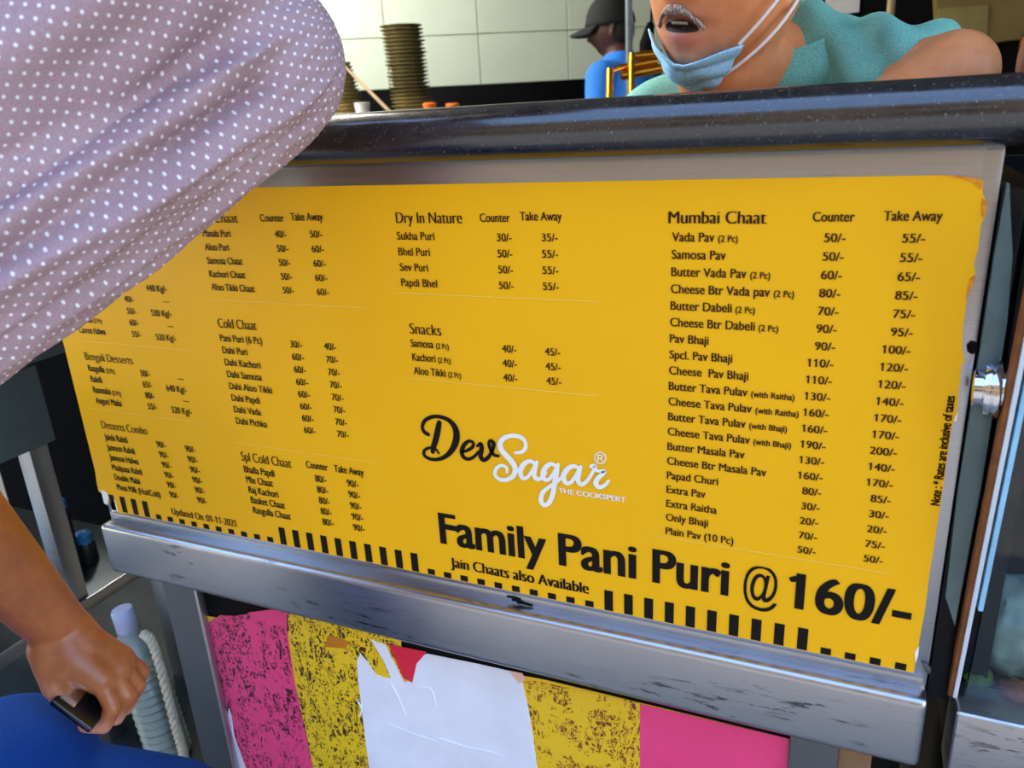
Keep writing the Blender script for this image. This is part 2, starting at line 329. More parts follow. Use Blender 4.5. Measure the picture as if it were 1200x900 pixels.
# lettering: outlines of the built-in font, fitted to the panel
_fc = bpy.data.curves.new('lettering', 'FONT'); _fo = bpy.data.objects.new('lettering', _fc); COL.objects.link(_fo); _fc.resolution_u = 6
_cache = {}; YW = ([-1, 0, 1], [-1, 0, 1])
def glyphs(s, off):
    if (s, off) not in _cache:
        _fc.body = s; _fc.offset = off; dg = bpy.context.evaluated_depsgraph_get(); dg.update()
        m = bpy.data.meshes.new_from_object(_fo.evaluated_get(dg)); c = coords(m); c[:, 1] = np.interp(c[:, 1], YW[0], YW[1]); f = [tuple(p.vertices) for p in m.polygons]; bpy.data.meshes.remove(m); _cache[(s, off)] = (c, f)
    return _cache[(s, off)]
CAP = glyphs('H', 0)[0][:, 1].max()
XH = glyphs('x', 0)[0][:, 1].max(); ASC = glyphs('l', 0)[0][:, 1].max(); _cache.clear()
YW = ([-1, 0, XH, ASC, 2], [-1, 0, XH*1.13, CAP*1.05, 1.2])     # taller small letters, shorter ascenders
CAP = glyphs('H', 0)[0][:, 1].max()
def width(s, off): c = glyphs(s, off)[0]; return c[:, 0].max()-c[:, 0].min()
def put(mb, s, X, Z, h, kx, align='L', off=0., shift=0, depth=YT, rot=False):
    shift = shift or h*.032
    c, f = glyphs(s, off); k = h/CAP; x = (c[:, 0]-c[:, 0].min())*kx; z = c[:, 1]*k; w = x.max()
    if '1' in s:                      # the figure one gets its flag
        c = list(map(tuple, c)); f = list(f); sw = width('1', off); x00 = min(q[0] for q in c)
        for i_, ch in enumerate(s):
            if ch != '1': continue
            g = glyphs(s[:i_+1], off)[0]; xr = g[:, 0].max()-sw*.35; n_ = len(c); t_ = CAP
            c += [(xr, t_, -.00002), (xr-sw*.5-.15, t_*.84, -.00002), (xr-sw*.5-.11, t_*.73, -.00002), (xr, t_*.84, -.00002)]; f.append((n_, n_+1, n_+2, n_+3))
        c = np.array(c); x = (c[:, 0]-x00)*kx; z = c[:, 1]*k
    for q in range(3 if shift else 1):
        xx = x+(q-1)*shift if shift else x
        xx = xx-(w if align == 'R' else w/2 if align == 'C' else 0)
        if rot: v = np.c_[X-z, np.full(len(x), depth), Z+xx]
        else: v = np.c_[X+xx, c[:, 2]*(abs(c[:, 2]) < .001)+depth-q*.00004, Z+z]
        mb.add(v, f)
    return w
def hz(px, py, h): return P(px, py-h)[2]-P(px, py)[2]          # cap height in metres from pixels
def fit(mb, s, px0, py, px1, h, off=0., shift=0):             # string stretched between two pixel columns on the baseline
    a = P(px0, py); sl = (py-253.)/(px0+1565.); b = P(px1, py+sl*(px1-px0)); hh = hz(px0, py, h)
    kx = (b[0]-a[0]-2*shift)/width(s, off); put(mb, s, a[0]+shift, a[2], hh, kx, 'L', off, shift); return kx, hh
def rows(mb, names, p0, p1, kx, h, align='L', off=0., small=.72):
    a, b = P(*p0), P(*p1); n = len(names); hh = hz(*p0, h)
    for i, s in enumerate(names):
        t = i/(n-1) if n > 1 else 0; X = a[0]+(b[0]-a[0])*t; Z = a[2]+(b[2]-a[2])*t
        if not s: continue
        if align == 'R': put(mb, s, X, Z, hh, kx, 'R', off); continue
        m, _, sm = s.partition('|'); w = put(mb, m, X, Z, hh, kx, 'L', off)
        if sm: put(mb, sm, X+w+.0035, Z, hh*small, kx*small, 'L', .004)
def calib(s, x0, x1, y, off=0.): a = P(x0, y); sl = (y-253.)/(x0+1565.); return (P(x1, y+sl*(x1-x0))[0]-a[0])/width(s, off)
def section(head, hx, cols, names, n0, n1, cal, h, prices, pb, heads=()):
    pm = 'brownprint' if hx[0] > 440 else 'print'
    if head: mb = MB(); fit(mb, head, *hx, off=-.018, shift=hx[3]*.000045); mb.build('heading', pm, sg, smooth=False)
    kx = calib(*cal)
    for (s, x0, y, x1, hh) in heads: mb = MB(); fit(mb, s, x0, y, x1, hh); mb.build('column_heading', pm, sg, smooth=False)
    mb = MB(); rows(mb, names, n0, n1, kx, h); mb.build('item_list', pm, sg, smooth=False)
    for lst, (a, b, cal2, h2) in zip(prices, pb):
        mb = MB(); rows(mb, [x+'/-' if x and x[-1].isdigit() else x for x in lst], a, b, calib(*cal2), h2, 'R'); mb.build('price_column', pm, sg, smooth=False)
section('Mumbai Chaat', (784, 261.5, 899, 14.5), 0,
    ['Vada Pav|(2 Pc)','Samosa Pav','Butter Vada Pav|(2 Pc)','Cheese Btr Vada pav|(2 Pc)','Butter Dabeli|(2 Pc)','Cheese Btr Dabeli|(2 Pc)','Pav Bhaji','Spcl. Pav Bhaji','Cheese  Pav Bhaji','Butter Tava Pulav|(with Raitha)','Cheese Tava Pulav|(with Raitha)','Butter Tava Pulav|(with Bhaji)','Cheese Tava Pulav|(with Bhaji)','Butter Masala Pav','Cheese Btr Masala Pav','Papad Churi','Extra Pav','Extra Raitha','Only Bhaji','Plain Pav (10 Pc)'],
    (788.5, 282.3), (781, 624.3), ('Butter Vada Pav', 787.7, 875, 323), 10.6,
    ['50 50 60 80 70 90 90 110 110 130 160 160 190 130 160 80 30 20 70 50'.split(), '55 55 65 85 75 95 100 120 120 140 170 170 200 140 170 85 30 20 75 50'.split()],
    [((990.4, 283.3), (955.6, 649), ('50/-', 966, 990.4, 283), 10.4), ((1083, 284), (1034, 659.5), ('55/-', 1057, 1083, 284), 10.6)],
    [('Counter', 952.7, 259, 1001, 11), ('Take Away', 1035.5, 258.2, 1103.5, 11.5)])
section('Dry In Nature', (466, 261.2, 543.5, 13), 0, ['Sukha Puri','Bhel Puri','Sev Puri','Papdi Bhel'], (467.4, 280.4), (472.4, 334.6), ('Sukha Puri', 467.4, 510.8, 280), 9.2,
    ['30 50 50 50'.split(), '35 55 55 55'.split()], [((601, 282.5), (603.3, 338.6), ('30/-', 584, 601, 282), 9.3), ((654.8, 282.5), (655.9, 339.8), ('35/-', 636.4, 654.8, 282), 9.3)],
    [('Counter', 564.2, 259.6, 599, 9.8), ('Take Away', 611, 258, 659.6, 10)])
section('Snacks', (482, 390.4, 519, 12.5), 0, ['Samosa|(2 Pc)','Kachori|(2 Pc)','Aloo Tikki|(2 Pc)'], (483.3, 405.5), (486.8, 437.5), ('Aloo Tikki', 486.8, 523.8, 438), 8.8,
    ['40 40 40'.split(), '45 45 45'.split()], [((606.4, 413), (607.6, 446.8), ('40/-', 590, 606.4, 413), 8.7), ((657.3, 416.5), (658.8, 450.8), ('45/-', 640, 657.3, 416), 8.7)])
section('Hot Chaat', (232.5, 260.6, 281.4, 10.8), 0, ['Masala Puri','Aloo Puri','Samosa Chaat','Kachori Chaat','Aloo Tikki Chaat'], (240.2, 277), (250.5, 339.5), ('Aloo Tikki Chaat', 250.5, 300.7, 339), 8.2,
    ['40 50 50 50 50'.split(), '50 60 60 60 60'.split()], [((337.8, 278.2), (346.6, 343.7), ('40/-', 324.4, 337.8, 278), 8.2), ((379.8, 278.2), (387.7, 345.8), ('50/-', 365.6, 379.8, 278), 8.2)],
    [('Counter', 307.4, 259.2, 335, 8.4), ('Take Away', 343, 258.2, 380.6, 9)])
section('Cold Chaat', (258, 383.3, 303.3, 11), 0, ['Pani Puri (6 Pc)','Dahi Puri','Dahi Kachori','Dahi Samosa','Dahi Aloo Tikki','Dahi Papdi','Dahi Vada','Dahi Pichka'], (260.5, 399), (279, 495.6), ('Dahi Pichka', 279, 315, 495.6), 8,
    ['30 60 60 60 60 60 60 60'.split(), '40 70 70 70 70 70 70 70'.split()], [((356, 407.4), (371.8, 508), ('30/-', 342.5, 356, 407), 8), ((396, 410), (410.4, 512.5), ('40/-', 382, 396, 410), 8)])
section('Spl Cold Chaat', (285, 538.7, 344, 10.5), 0, ['Bhalla Papdi','Mix Chaat','Raj Kachori','Basket Chaat','Rasgulla Chaat'], (288.3, 552.3), (299, 600), ('Rasgulla Chaat', 299, 342.7, 600), 7.8,
    ['80 80 80 80 80'.split(), '90 90 90 90 90'.split()], [((384.3, 565.3), (392.7, 615.9), ('80/-', 371.5, 384.3, 565), 7.8), ((422, 570.8), (429.2, 622.5), ('90/-', 408.5, 422, 571), 7.8)],
    [('Counter', 361, 547, 386, 7.8), ('Take Away', 393.7, 551.7, 428, 8)])
section('Bengali Desserts', (102.4, 420.9, 158.2, 9), 0, ['Rasgulla|(2 Pc)','Rabdi','Rasmalai|(2 Pc)','Anguri Malai'], (106.2, 434), (115, 471.8), ('Anguri Malai', 115, 144.8, 471), 7.3,
    ['50 65 80 55'.split(), ['—','640 Kg/-','—','520 Kg/-']], [((177.8, 441.2), (186.4, 479.8), ('50/-', 167.3, 177.8, 441), 7.3), ((218, 447), (227, 485.8), ('520 Kg/-', 203.8, 227, 485), 7.6)])
section('Desserts Combo', (121.7, 501, 175.2, 8.8), 0, ['Jalebi Rabdi','Jamoon Rabdi','Jamoon Halwa','Maalpuaa Rabdi','Double Malai','Pheni Milk (Hot/Cold)'], (125.3, 514.4), (139.7, 572.8), ('Pheni Milk (Hot/Cold)', 139.7, 190.3, 572), 7,
    ['90 '.split()*6, '90 '.split()*6], [((196.7, 524.5), (211.7, 583.5), ('90/-', 186, 196.7, 524), 7), ((231, 530), (244.8, 590), ('90/-', 219.5, 231, 530), 7.2)])
section('', (0,), 0, ['', '', 'Jamoon', 'Malpuaa|(2 Pc)', 'Carrot Halwa'], (85, 336.5), (95.5, 389.2), ('Carrot Halwa', 95.5, 126, 389), 7.3,
    [['45','40','55','60','55'], ['440 Kg/-','—','520 Kg/-','—','520 Kg/-']], [((156.1, 340), (167.8, 394.9), ('55/-', 157.5, 167.8, 394), 7.3), ((197.8, 341.8), (208.8, 399.6), ('520 Kg/-', 185.6, 208.8, 399), 7.6)])
mb = MB(); fit(mb, 'Updated On :01-11-2021', 203.7, 601.7, 278.9, 7.6, -.012, .0005); mb.build('date_line', 'brownprint', sg, smooth=False)
mb = MB(); fit(mb, 'Jain Chaats also Available', 529.5, 663, 691.5, 11.5, -.014, .0009); mb.build('note_line', 'print', sg, smooth=False)
for w_, xa, xb in (('Family', 517.5, 642.5), ('Pani', 656, 747), ('Puri', 765, 854.5), ('@', 871, 911), ('160/-', 931, 1066)):
    mb = MB(); fit(mb, w_, xa, 634.5+.183*(xa-517.5), xb, 34.5*(1+.00042*(xa-517)), 0 if w_ == '@' else .012, .0002 if w_ == '@' else .0011); mb.build('offer_word', 'print', sg, smooth=False)
mb = MB(); fit(mb, 'THE COOKSPERT', 655.5, 576, 734.5, 5.8, -.004, .0003); mb.build('tagline', 'whiteprint', sg, smooth=False)
a, b = P(1100.5, 591), P(1117.5, 463); mb = MB(); s = 'Note : * Rates are inclusive of taxes'
put(mb, s, (a[0]+b[0])/2+.0005, a[2], .0072, (b[2]-a[2])/width(s, .006), 'L', .006, rot=True); mb.build('tax_note', 'print', sg, smooth=False)
bpy.data.objects.remove(_fo)
def dotted(p0, p1):
    mb = MB(); a, b = P(*p0), P(*p1); z = (a[2]+b[2])/2; n = int(abs(b[0]-a[0])/.0022)
    for i in range(n): x = a[0]+i*.0022; mb.add([(x, YT, z), (x+.0013, YT, z), (x+.0013, YT, z+.0007), (x, YT, z+.0007)], [(0, 1, 2, 3)])
    mb.build('dotted_line', 'paleline', sg, smooth=False)
for a, b in (((464.6,342.8),(704,353)), ((477.6,442.4),(703.5,463)), ((246,349.5),(432,361.6)), ((94.5,398),(229,411.5)), ((104.8,477),(242.6,496)), ((276.7,518.3),(448,541.7)), ((765,627),(1046,670))): dotted(a, b)
zb = P(600, 602+.2026*443)[2]
for i in range(48):
    X = -.9979+i*.02274; tall = i < 4 or 14 <= i < 24 or 34 <= i < 44
    h_ = .0262 if tall else .0077
    MB().prism([(X, YT+.0001, zb+.0012), (X+.0098, YT+.0001, zb+.0012), (X+.0098, YT+.0001, zb+h_+.001), (X, YT+.0001, zb+h_+.001)][::-1], (0, .0004, 0)).build('stripe', 'print', sg, smooth=False)
# the brush-script logo, strokes in a 4.2857x enlargement of the panel
_sd = [0]
def stroke(mb, pts, w, depth):
    _sd[0] += 3; depth = YT-_sd[0]*.000012
    pw = smoothcurve([(x, y, q) for (x, y), q in zip(pts, w if isinstance(w, (list, tuple)) else [w]*len(pts))], 7); pr_ = [P(480+p[0]/4.2857, 470+p[1]/4.2857) for p in pw]
    ww = [max(.4, p[2])/4.2857/2*P(600, 530)[0]*0+max(.4, p[2])/4.2857/2*.00132 for p in pw]; n0 = len(mb.v); n = len(pr_)
    for i in range(n):
        t = pr_[min(i+1, n-1)]-pr_[max(i-1, 0)]; L = math.hypot(t[0], t[2])+1e-9; nx, nz = -t[2]/L, t[0]/L
        mb.v += [(pr_[i][0]+nx*ww[i], depth, pr_[i][2]+nz*ww[i]), (pr_[i][0]-nx*ww[i], depth, pr_[i][2]-nz*ww[i])]
    for i in range(n-1): a = n0+2*i; mb.f.append((a, a+1, a+3, a+2))
    for e in (0, n-1):
        depth -= .000012; c = len(mb.v); mb.v.append((pr_[e][0], depth, pr_[e][2]))
        for k in range(11): mb.v.append((pr_[e][0]+ww[e]*math.cos(k*math.pi/5), depth, pr_[e][2]+ww[e]*math.sin(k*math.pi/5)))
        for k in range(10): mb.f.append((c, c+1+k, c+2+k))
mb = MB()
stroke(mb, [(155,104),(148,140),(137,190),(126,225),(122,250)], [20,24,24,22,18], YT)
stroke(mb, [(100,163),(80,150),(70,125),(82,95),(115,76),(155,74),(200,90),(232,125),(242,170),(230,220),(200,262),(160,285),(115,287),(82,270),(80,245),(105,230),(135,235),(152,257)], [16,16,14,15,15,15,18,24,27,25,19,15,14,14,13,11,10,9], YT-.00005)
stroke(mb, [(262,252),(295,243),(322,225),(325,204),(305,196),(282,212),(268,245),(276,275),(302,286),(332,272),(352,248)], [10,12,13,12,13,16,18,17,14,12,10], YT)
stroke(mb, [(345,222),(362,208),(368,232),(362,268),(374,290),(398,280),(420,245),(428,208),(412,194),(404,210),(414,242),(432,266),(452,270)], [9,14,19,19,18,15,14,16,13,13,14,13,11], YT-.00005)
tag(mb.build('logo_lettering', 'print', sg, smooth=False), 'black script word Dev')
mb = MB()
stroke(mb, [(535,254),(568,250),(588,225),(580,190),(545,170),(500,172),(466,194),(462,228),(485,262),(515,295),(535,330),(528,366),(498,388),(460,388),(435,365),(440,335),(465,318),(492,328),(494,352)], [11,14,15,16,17,17,19,22,23,23,22,19,17,16,15,14,13,13,11], YT)
stroke(mb, [(632,306),(608,296),(580,310),(562,345),(570,378),(595,378),(620,345),(640,305)], [15,16,18,20,18,14,12,12], YT-.00005)
stroke(mb, [(645,300),(634,335),(630,365),(645,386),(672,378),(690,352)], [13,18,19,17,13,12], YT)
stroke(mb, [(738,318),(715,310),(690,325),(674,358),(684,388),(708,384),(730,352),(746,318)], [15,16,18,19,17,14,12,12], YT-.00005)
stroke(mb, [(750,312),(742,360),(732,415),(722,468),(702,508),(676,514),(663,492)], [13,19,19,18,17,17,18], YT)
stroke(mb, [(664,495),(672,455),(705,425),(745,398),(775,372)], [18,17,13,12,12], YT)
stroke(mb, [(852,330),(828,320),(798,335),(778,370),(788,402),(814,402),(838,370),(860,330)], [15,16,18,20,18,14,12,12], YT-.00005)
stroke(mb, [(865,324),(854,360),(850,390),(866,412),(892,398),(915,366),(932,335)], [13,18,19,17,13,12,12], YT)
stroke(mb, [(916,322),(935,318),(938,338),(962,346),(982,345),(972,362),(950,382),(940,408),(958,426),(985,415),(1005,393)], [14,15,12,13,15,15,16,19,17,13,11], YT-.00005)
c0 = (962, 279)
stroke(mb, [(c0[0]+28*math.cos(k*math.pi/10), c0[1]+28*math.sin(k*math.pi/10)) for k in range(21)], 3.6, YT)
stroke(mb, [(951,293),(952,264)], 4, YT-.00005); stroke(mb, [(952,265),(968,265),(973,273),(966,280),(953,280)], 3.4, YT-.0001); stroke(mb, [(962,280),(974,294)], 4, YT-.00015)
tag(mb.build('logo_lettering', 'whiteprint', sg, smooth=False), 'white script word Sagar')

# ================================================================== the torn poster below the beam
YP = .011
tp = thing('torn_poster', 'scratched pink and yellow poster with torn white patch under the steel beam', 'poster', tuple(P(590, 890, YP)))
def patch(name, pts, mat, k=0, parent=None, th=.0006):
    return MB().prism([P(x, y, YP-.0005-k*.0006) for x, y in pts][::-1], (0, th, 0)).build(name, mat, parent or tp, smooth=False)
patch('backing_sheet', [(243,722),(640,797),(925,866),(916,1010),(280,1010),(272,905),(258,800)], 'yellow')
patch('pink_strip', [(241,738),(246,728),(258,721),(276,722),(335,712),(337,745),(345,800),(358,855),(368,905),(380,1010),(300,1010),(281,905),(272,862),(262,815),(252,790),(247,762)], 'pinkscr', 1)
patch('pink_strip', [(290,718),(336,712),(336,737),(312,730)], 'pink', 2)
patch('white_scrap', [(268,830),(271,840),(274,862),(284,890),(292,912),(300,1010),(285,1010),(274,905),(266,862)], 'paper', 2)
patch('yellow_strip', [(335,712),(470,745),(470,1010),(380,1010),(368,905),(352,830)], 'yelscr', 1)
patch('orange_patch', [(385,745),(410,752),(405,760),(380,758)], plain('orange_print', 'cc7a10', .5, 0, .2), 2)
patch('white_paper', [(434,749),(452,756),(458,770),(466,785),(474,800),(482,796),(484,785),(492,770),(500,766),(560,778),(600,787),(612,800),(618,825),(624,860),(630,905),(645,1010),(445,1010),(433,905),(426,850),(420,800),(418,775),(422,766),(430,775),(440,790),(450,794),(458,795),(450,775)], 'paper', 2)
patch('red_patch', [(455,755),(500,764),(488,778),(483,800),(473,795)], 'red', 3)
patch('peeling_strip', [(612,800),(625,798),(750,824),(750,1010),(645,1010),(630,905),(622,850)], 'yelbrown', 1)
patch('peach_scrap', [(596,786),(612,789),(616,797),(608,801)], 'peach', 3)
patch('pink_strip', [(750,825),(925,866),(916,1010),(750,1010)], 'pink', 1)
for pts in ([(455,848),(480,858),(510,868),(518,866),(545,875),(575,881),(592,887)], [(457,798),(466,815),(476,838)], [(490,805),(505,808),(512,830)], [(418,820),(424,830),(421,840)]):
    q = smoothcurve([P(x, y, YP-.0018) for x, y in pts], 5); n = len(q)
    MB().tube(q, [.0004+.0013*math.sin(math.pi*(i+.5)/n) for i in range(n)], 6).build('crease', 'paper', tp)

# ================================================================== the neighbouring display counter on the right
x2 = P(1122.5, 827, BF)[0]
dc = thing('display_counter', 'black glass display counter with steel beam standing beside the menu', 'counter', (x2+.5, .2, 0))
box('beam', (x2, BF, BB-.01), (x2+1.3, .03, BT-.003), 'steel_beam', dc, bevel=.004, seg=3)
box('base_cabinet', (x2+.003, .012, 0), (x2+1.3, .6, BB-.004), 'black', dc, bevel=.003)
box('body_side', (x2+.002, .03, BB-.01), (x2+.03, .6, 1.31), 'black', dc, bevel=.003)
box('body_back', (x2+.03, .5, BB-.01), (x2+1.3, .52, 1.31), 'blackmatt', dc, bevel=.001)
box('body_floor', (x2+.03, .03, BB-.01), (x2+1.3, .5, BT-.012), 'blackmatt', dc, bevel=.001)
gz0, gz1, gy0, gy1 = BT-.004, 1.32, .002, -.058     # leaning front glass
def lean(xa, xb, z0, z1, t0, t1, name, mat, bev=.0006):
    f = lambda z: gy0+(gy1-gy0)*(z-gz0)/(gz1-gz0)
    pts = [(xa, f(z0)+t0, z0), (xb, f(z0)+t0, z0), (xb, f(z1)+t0, z1), (xa, f(z1)+t0, z1)]
    return MB().prism(pts, (0, t1-t0, 0)).build(name, mat, dc, bevel=bev, smooth=False)
xg = P(1121, 800, -.01)[0]
lean(xg+.011, xg+1.2, gz0, gz1, 0, .006, 'front_glass', 'glass')
lean(xg+.0005, xg+.0042, gz0, gz1, -.003, .012, 'glass_edge', 'paleedge')
lean(xg-.0035, xg+.0005, gz0, gz1, -.001, .012, 'sealant_strip', 'rust')
lean(xg+.0065, xg+.0105, gz0+.11, gz1, -.003, .008, 'film_strip', 'blueedge')
box('corner_post', (xg-.021, .006, gz0-.01), (xg-.0036, .03, gz1), 'black', dc, bevel=.001)
# pale green glass side pane set behind the post, with its chrome stand-off bolt
zt_ = 1.325
mb = MB(); mb.prism([P(*p, -.004) for p in ((1183, 215), (1187, 300), (1180, 380), (1166, 470), (1150, 570), (1133, 660), (1119, 735), (1108, 700), (1122, 580), (1150, 400), (1165, 300), (1177, 232), (1180, 214))], (0, .006, 0)).build('side_glass', 'edgeglass', dc, bevel=.0006, smooth=False)
bc = P(1161, 456, -.012); ax = (1, -.15, .05)
bo = MB().lathe([(r_*1.6, z_) for r_, z_ in [(0, -.013), (.0085, -.013), (.0098, -.0115), (.0098, -.0055), (.011, -.005), (.0148, -.004), (.0152, -.002), (.0152, .0005), (.0140, .001), (.0140, .002), (.0152, .0025), (.0152, .0055), (.0146, .007), (.011, .0075), (.0105, .008), (.0105, .014), (0, .014)]], bc, 28, ax).build('standoff_bolt', 'chrome', dc)
MB().lathe([(0, -.0136), (.004, -.0136), (.004, -.0126), (0, -.0126)], bc, 6, ax).build('bolt_socket', 'blackmatt', bo)
# polished top rail of that counter
mb = MB(); prr = [(.002+.034*math.cos(a), 1.422+.034*math.sin(a)) for a in [math.pi*2*k/20 for k in range(20)]]
xs2 = [.1275, .128, .131, .137, .149, 1.4]; sc2 = [.5, .62, .8, .93, 1, 1]
for x, s_ in zip(xs2, sc2):
    for y, z in prr: mb.v.append((x, .20+(y-.002)*s_, 1.422+(z-1.422)*s_))
for i in range(5):
    for k in range(20): a = i*20+k; b = i*20+(k+1) % 20; mb.f.append((a, b, b+20, a+20))
mb.f.append(tuple(range(20))[::-1]); mb.f.append(tuple(range(100, 120)))
mb.build('top_rail', plain('polished_dark_steel', 'a89c94', .05, 1, .05), dc)
box('rail_post', (.16, .18, 1.30), (.2, .22, 1.40), 'black', dc, bevel=.003)
# bagged food lying inside behind the glass
def crumple(name, c, r, mat, label, cat, seed, group=None, squash=.7):
    bm = bmesh.new(); bmesh.ops.create_icosphere(bm, subdivisions=4, radius=1); g = np.random.default_rng(seed); K = g.normal(size=(14, 3))*2.6; ph = g.uniform(0, 6, 14)
    for v in bm.verts:
        p = np.array(v.co); w = sum(abs(math.sin(K[i]@p+ph[i])) for i in range(14))/14; q = p*(.62+.62*w)*r; v.co = (q[0], q[1], q[2]*squash)
    zmin = min(v.co.z for v in bm.verts); me = bpy.data.meshes.new(name); bm.to_mesh(me); bm.free()
    o = new(name, me, mat); o.location = (c[0], c[1], c[2]-zmin); return tag(o, label, cat, group)
M['bag'] = plain('crumpled_teal_plastic', 'a9c9c6', .18, 0, .35, 40); M['greens'] = plain('green_leaves', '4f7a34', .6, 0, .5, 60, .5); M['crust'] = plain('fried_crust', 'a5592a', .6, 0, .4, 60, .4)
zi = BT-.0115
crumple('plastic_bag', (*P(1178, 792, .075)[:2], zi), .042, 'bag', 'crumpled pale teal plastic bag behind the display glass', 'bag', 3, squash=1.25)
crumple('coriander_bunch', (*P(1143, 792, .04)[:2], zi), .015, 'greens', 'small bunch of green leaves behind the display glass', 'herbs', 5)
crumple('fried_snack', (*P(1190, 808, .028)[:2], zi), .014, 'crust', 'brown fried snack lying at the foot of the glass', 'food', 8)

# ================================================================== steel table and low step left of the counter
lt = thing('steel_table', 'grey steel work table with drawer box left of the menu counter', 'table', (-1.6, .1, 0))
XT = -1.25
y_far = PX(67, 515, XT)[1]
box('table_top', (XT-.8, -.35, 1.046), (XT+.01, .40, 1.085), 'steel_left', lt, bevel=.003)
box('drawer_box', (XT-.5, -.35, .90), (XT, y_far, 1.041), 'steel_left', lt, bevel=.006, seg=3)
box('under_shelf', (XT-.8, -.35, .574), (XT, .30, .59), plain('dull_shelf_steel', '454c4e', .35, .8, .25, 8), lt, bevel=.002)
box('shelf_lip', (XT-.002, -.35, .568), (XT+.003, .30, .5925), 'steel', lt, bevel=.001)
for (x, y) in ((XT-.79, -.34), (XT-.79, .26), (XT-.045, .255), (XT-.045, -.34), (XT-.04, y_far-.05)): box('leg', (x, y, 0), (x+.035, y+.035, 1.05), 'steel', lt, bevel=.003)
M['step'] = plain('dark_step', '2c3230', .7, 0, .3, 15)
tag(box('trim_1', (-1.9, .02, 0), (-.95, .75, .27), 'step', bevel=.006), kind='structure')
tag(box('wall_side', (-2.6, .78, 0), (-1.0, .84, 1.30), plain('recess_shade_black', '050506', .95, 0, .3, spec=.05), bevel=.002), kind='structure')  # wall coloured near black, putting the shade of the recess into its colour
# things on the shelf: dark jars with blue lids
M['blue'] = plain('bright_blue_plastic', '2f7fb5', .4, 0, .2); M['jar'] = plain('dark_jar', '23282a', .3, 0, .3)
for k, (px, py, lab) in enumerate(((66, 592, 'dark jar with bright blue lid on the steel shelf, beside the table leg'), (98, 630, 'dark jar with bright blue lid at the edge of the steel shelf'))):
    c = PX(px, py, -1.36-.0*k); j = thing('storage_jar', lab, 'jar', (c[0], c[1], .5905), 0, 'jars on the steel shelf'); h_ = max(.03, c[2]-.5905)
    MB().lathe([(0, 0), (.016, 0), (.018, .004), (.018, h_-.012), (.015, h_-.004), (0, h_-.004)], (0, 0, 0), 24).build('body', 'jar', j).matrix_parent_inverse.identity()
    MB().lathe([(0, h_+.016), (.013, h_+.012), (.0165, h_+.008), (.0165, h_-.008), (0, h_-.008)], (0, 0, 0), 24).build('lid', 'blue', j).matrix_parent_inverse.identity()
# water bottle on the step, rope beside it
bt0, bt1 = P(200, 890, .08), P(141, 712, .08); z0 = .2705
bot = thing('water_bottle', 'clear ribbed plastic water bottle with pale cap standing by the counter leg', 'bottle', (bt0[0]+.005, .08, z0)); bot.rotation_euler = (0, math.radians(-6), 0)
H_ = bt1[2]-z0
prof = [(0, 0), (.03, 0), (.036, .004), (.039, .012)]
for k in range(13): z = .015+k*(H_*.70-.02)/13; prof += [(.040, z), (.0352, z+(H_*.70)/26)]
prof += [(.040, H_*.71), (.038, H_*.75), (.031, H_*.80), (.021, H_*.845), (.0165, H_*.86), (.016, H_*.89), (0, H_*.89)]
for nm, mt, pf in (('body', 'clear', prof), ('cap', plain('pale_blue_cap', 'c4cdea', .4, 0, .06), [(0, H_*.865), (.0185, H_*.865), (.0195, H_*.87), (.0195, H_*.985), (.017, H_), (0, H_)]), ('neck_ring', 'clear', [(.0165, H_*.85), (.0205, H_*.853), (.0205, H_*.862), (.0165, H_*.865)])):
    MB().lathe(pf, (0, 0, 0), 32).build(nm, mt, bot).matrix_parent_inverse.identity()
MB().lathe([(0, .006), (.033, .006), (.0345, .02), (.0345, H_*.58), (0, H_*.58)], (0, 0, 0), 32).build('water', glassmat('cloudy_water', 'b9cbc4', .1, .45), bot).matrix_parent_inverse.identity()
rp = thing('twisted_rope', 'cream twisted rope hanging down beside the water bottle', 'rope', tuple(P(216, 884, .05)))
path = smoothcurve([P(x, y, .045) for x, y in ((168, 742), (178, 752), (187, 778), (196, 812), (205, 848), (212, 872), (217, 892))], 14)
for s_ in range(3):
    pts = []
    for i, p in enumerate(path):
        t, u, w = frame(path[min(i+1, len(path)-1)]-path[max(i-1, 0)]); a = i*.62+s_*2.094; pts.append(p+.0042*(math.cos(a)*u+math.sin(a)*w))
    MB().tube(pts, .0046, 8).build('strand', plain('cream_rope', 'd8cdb2', .85, 0, .15, 90), rp)

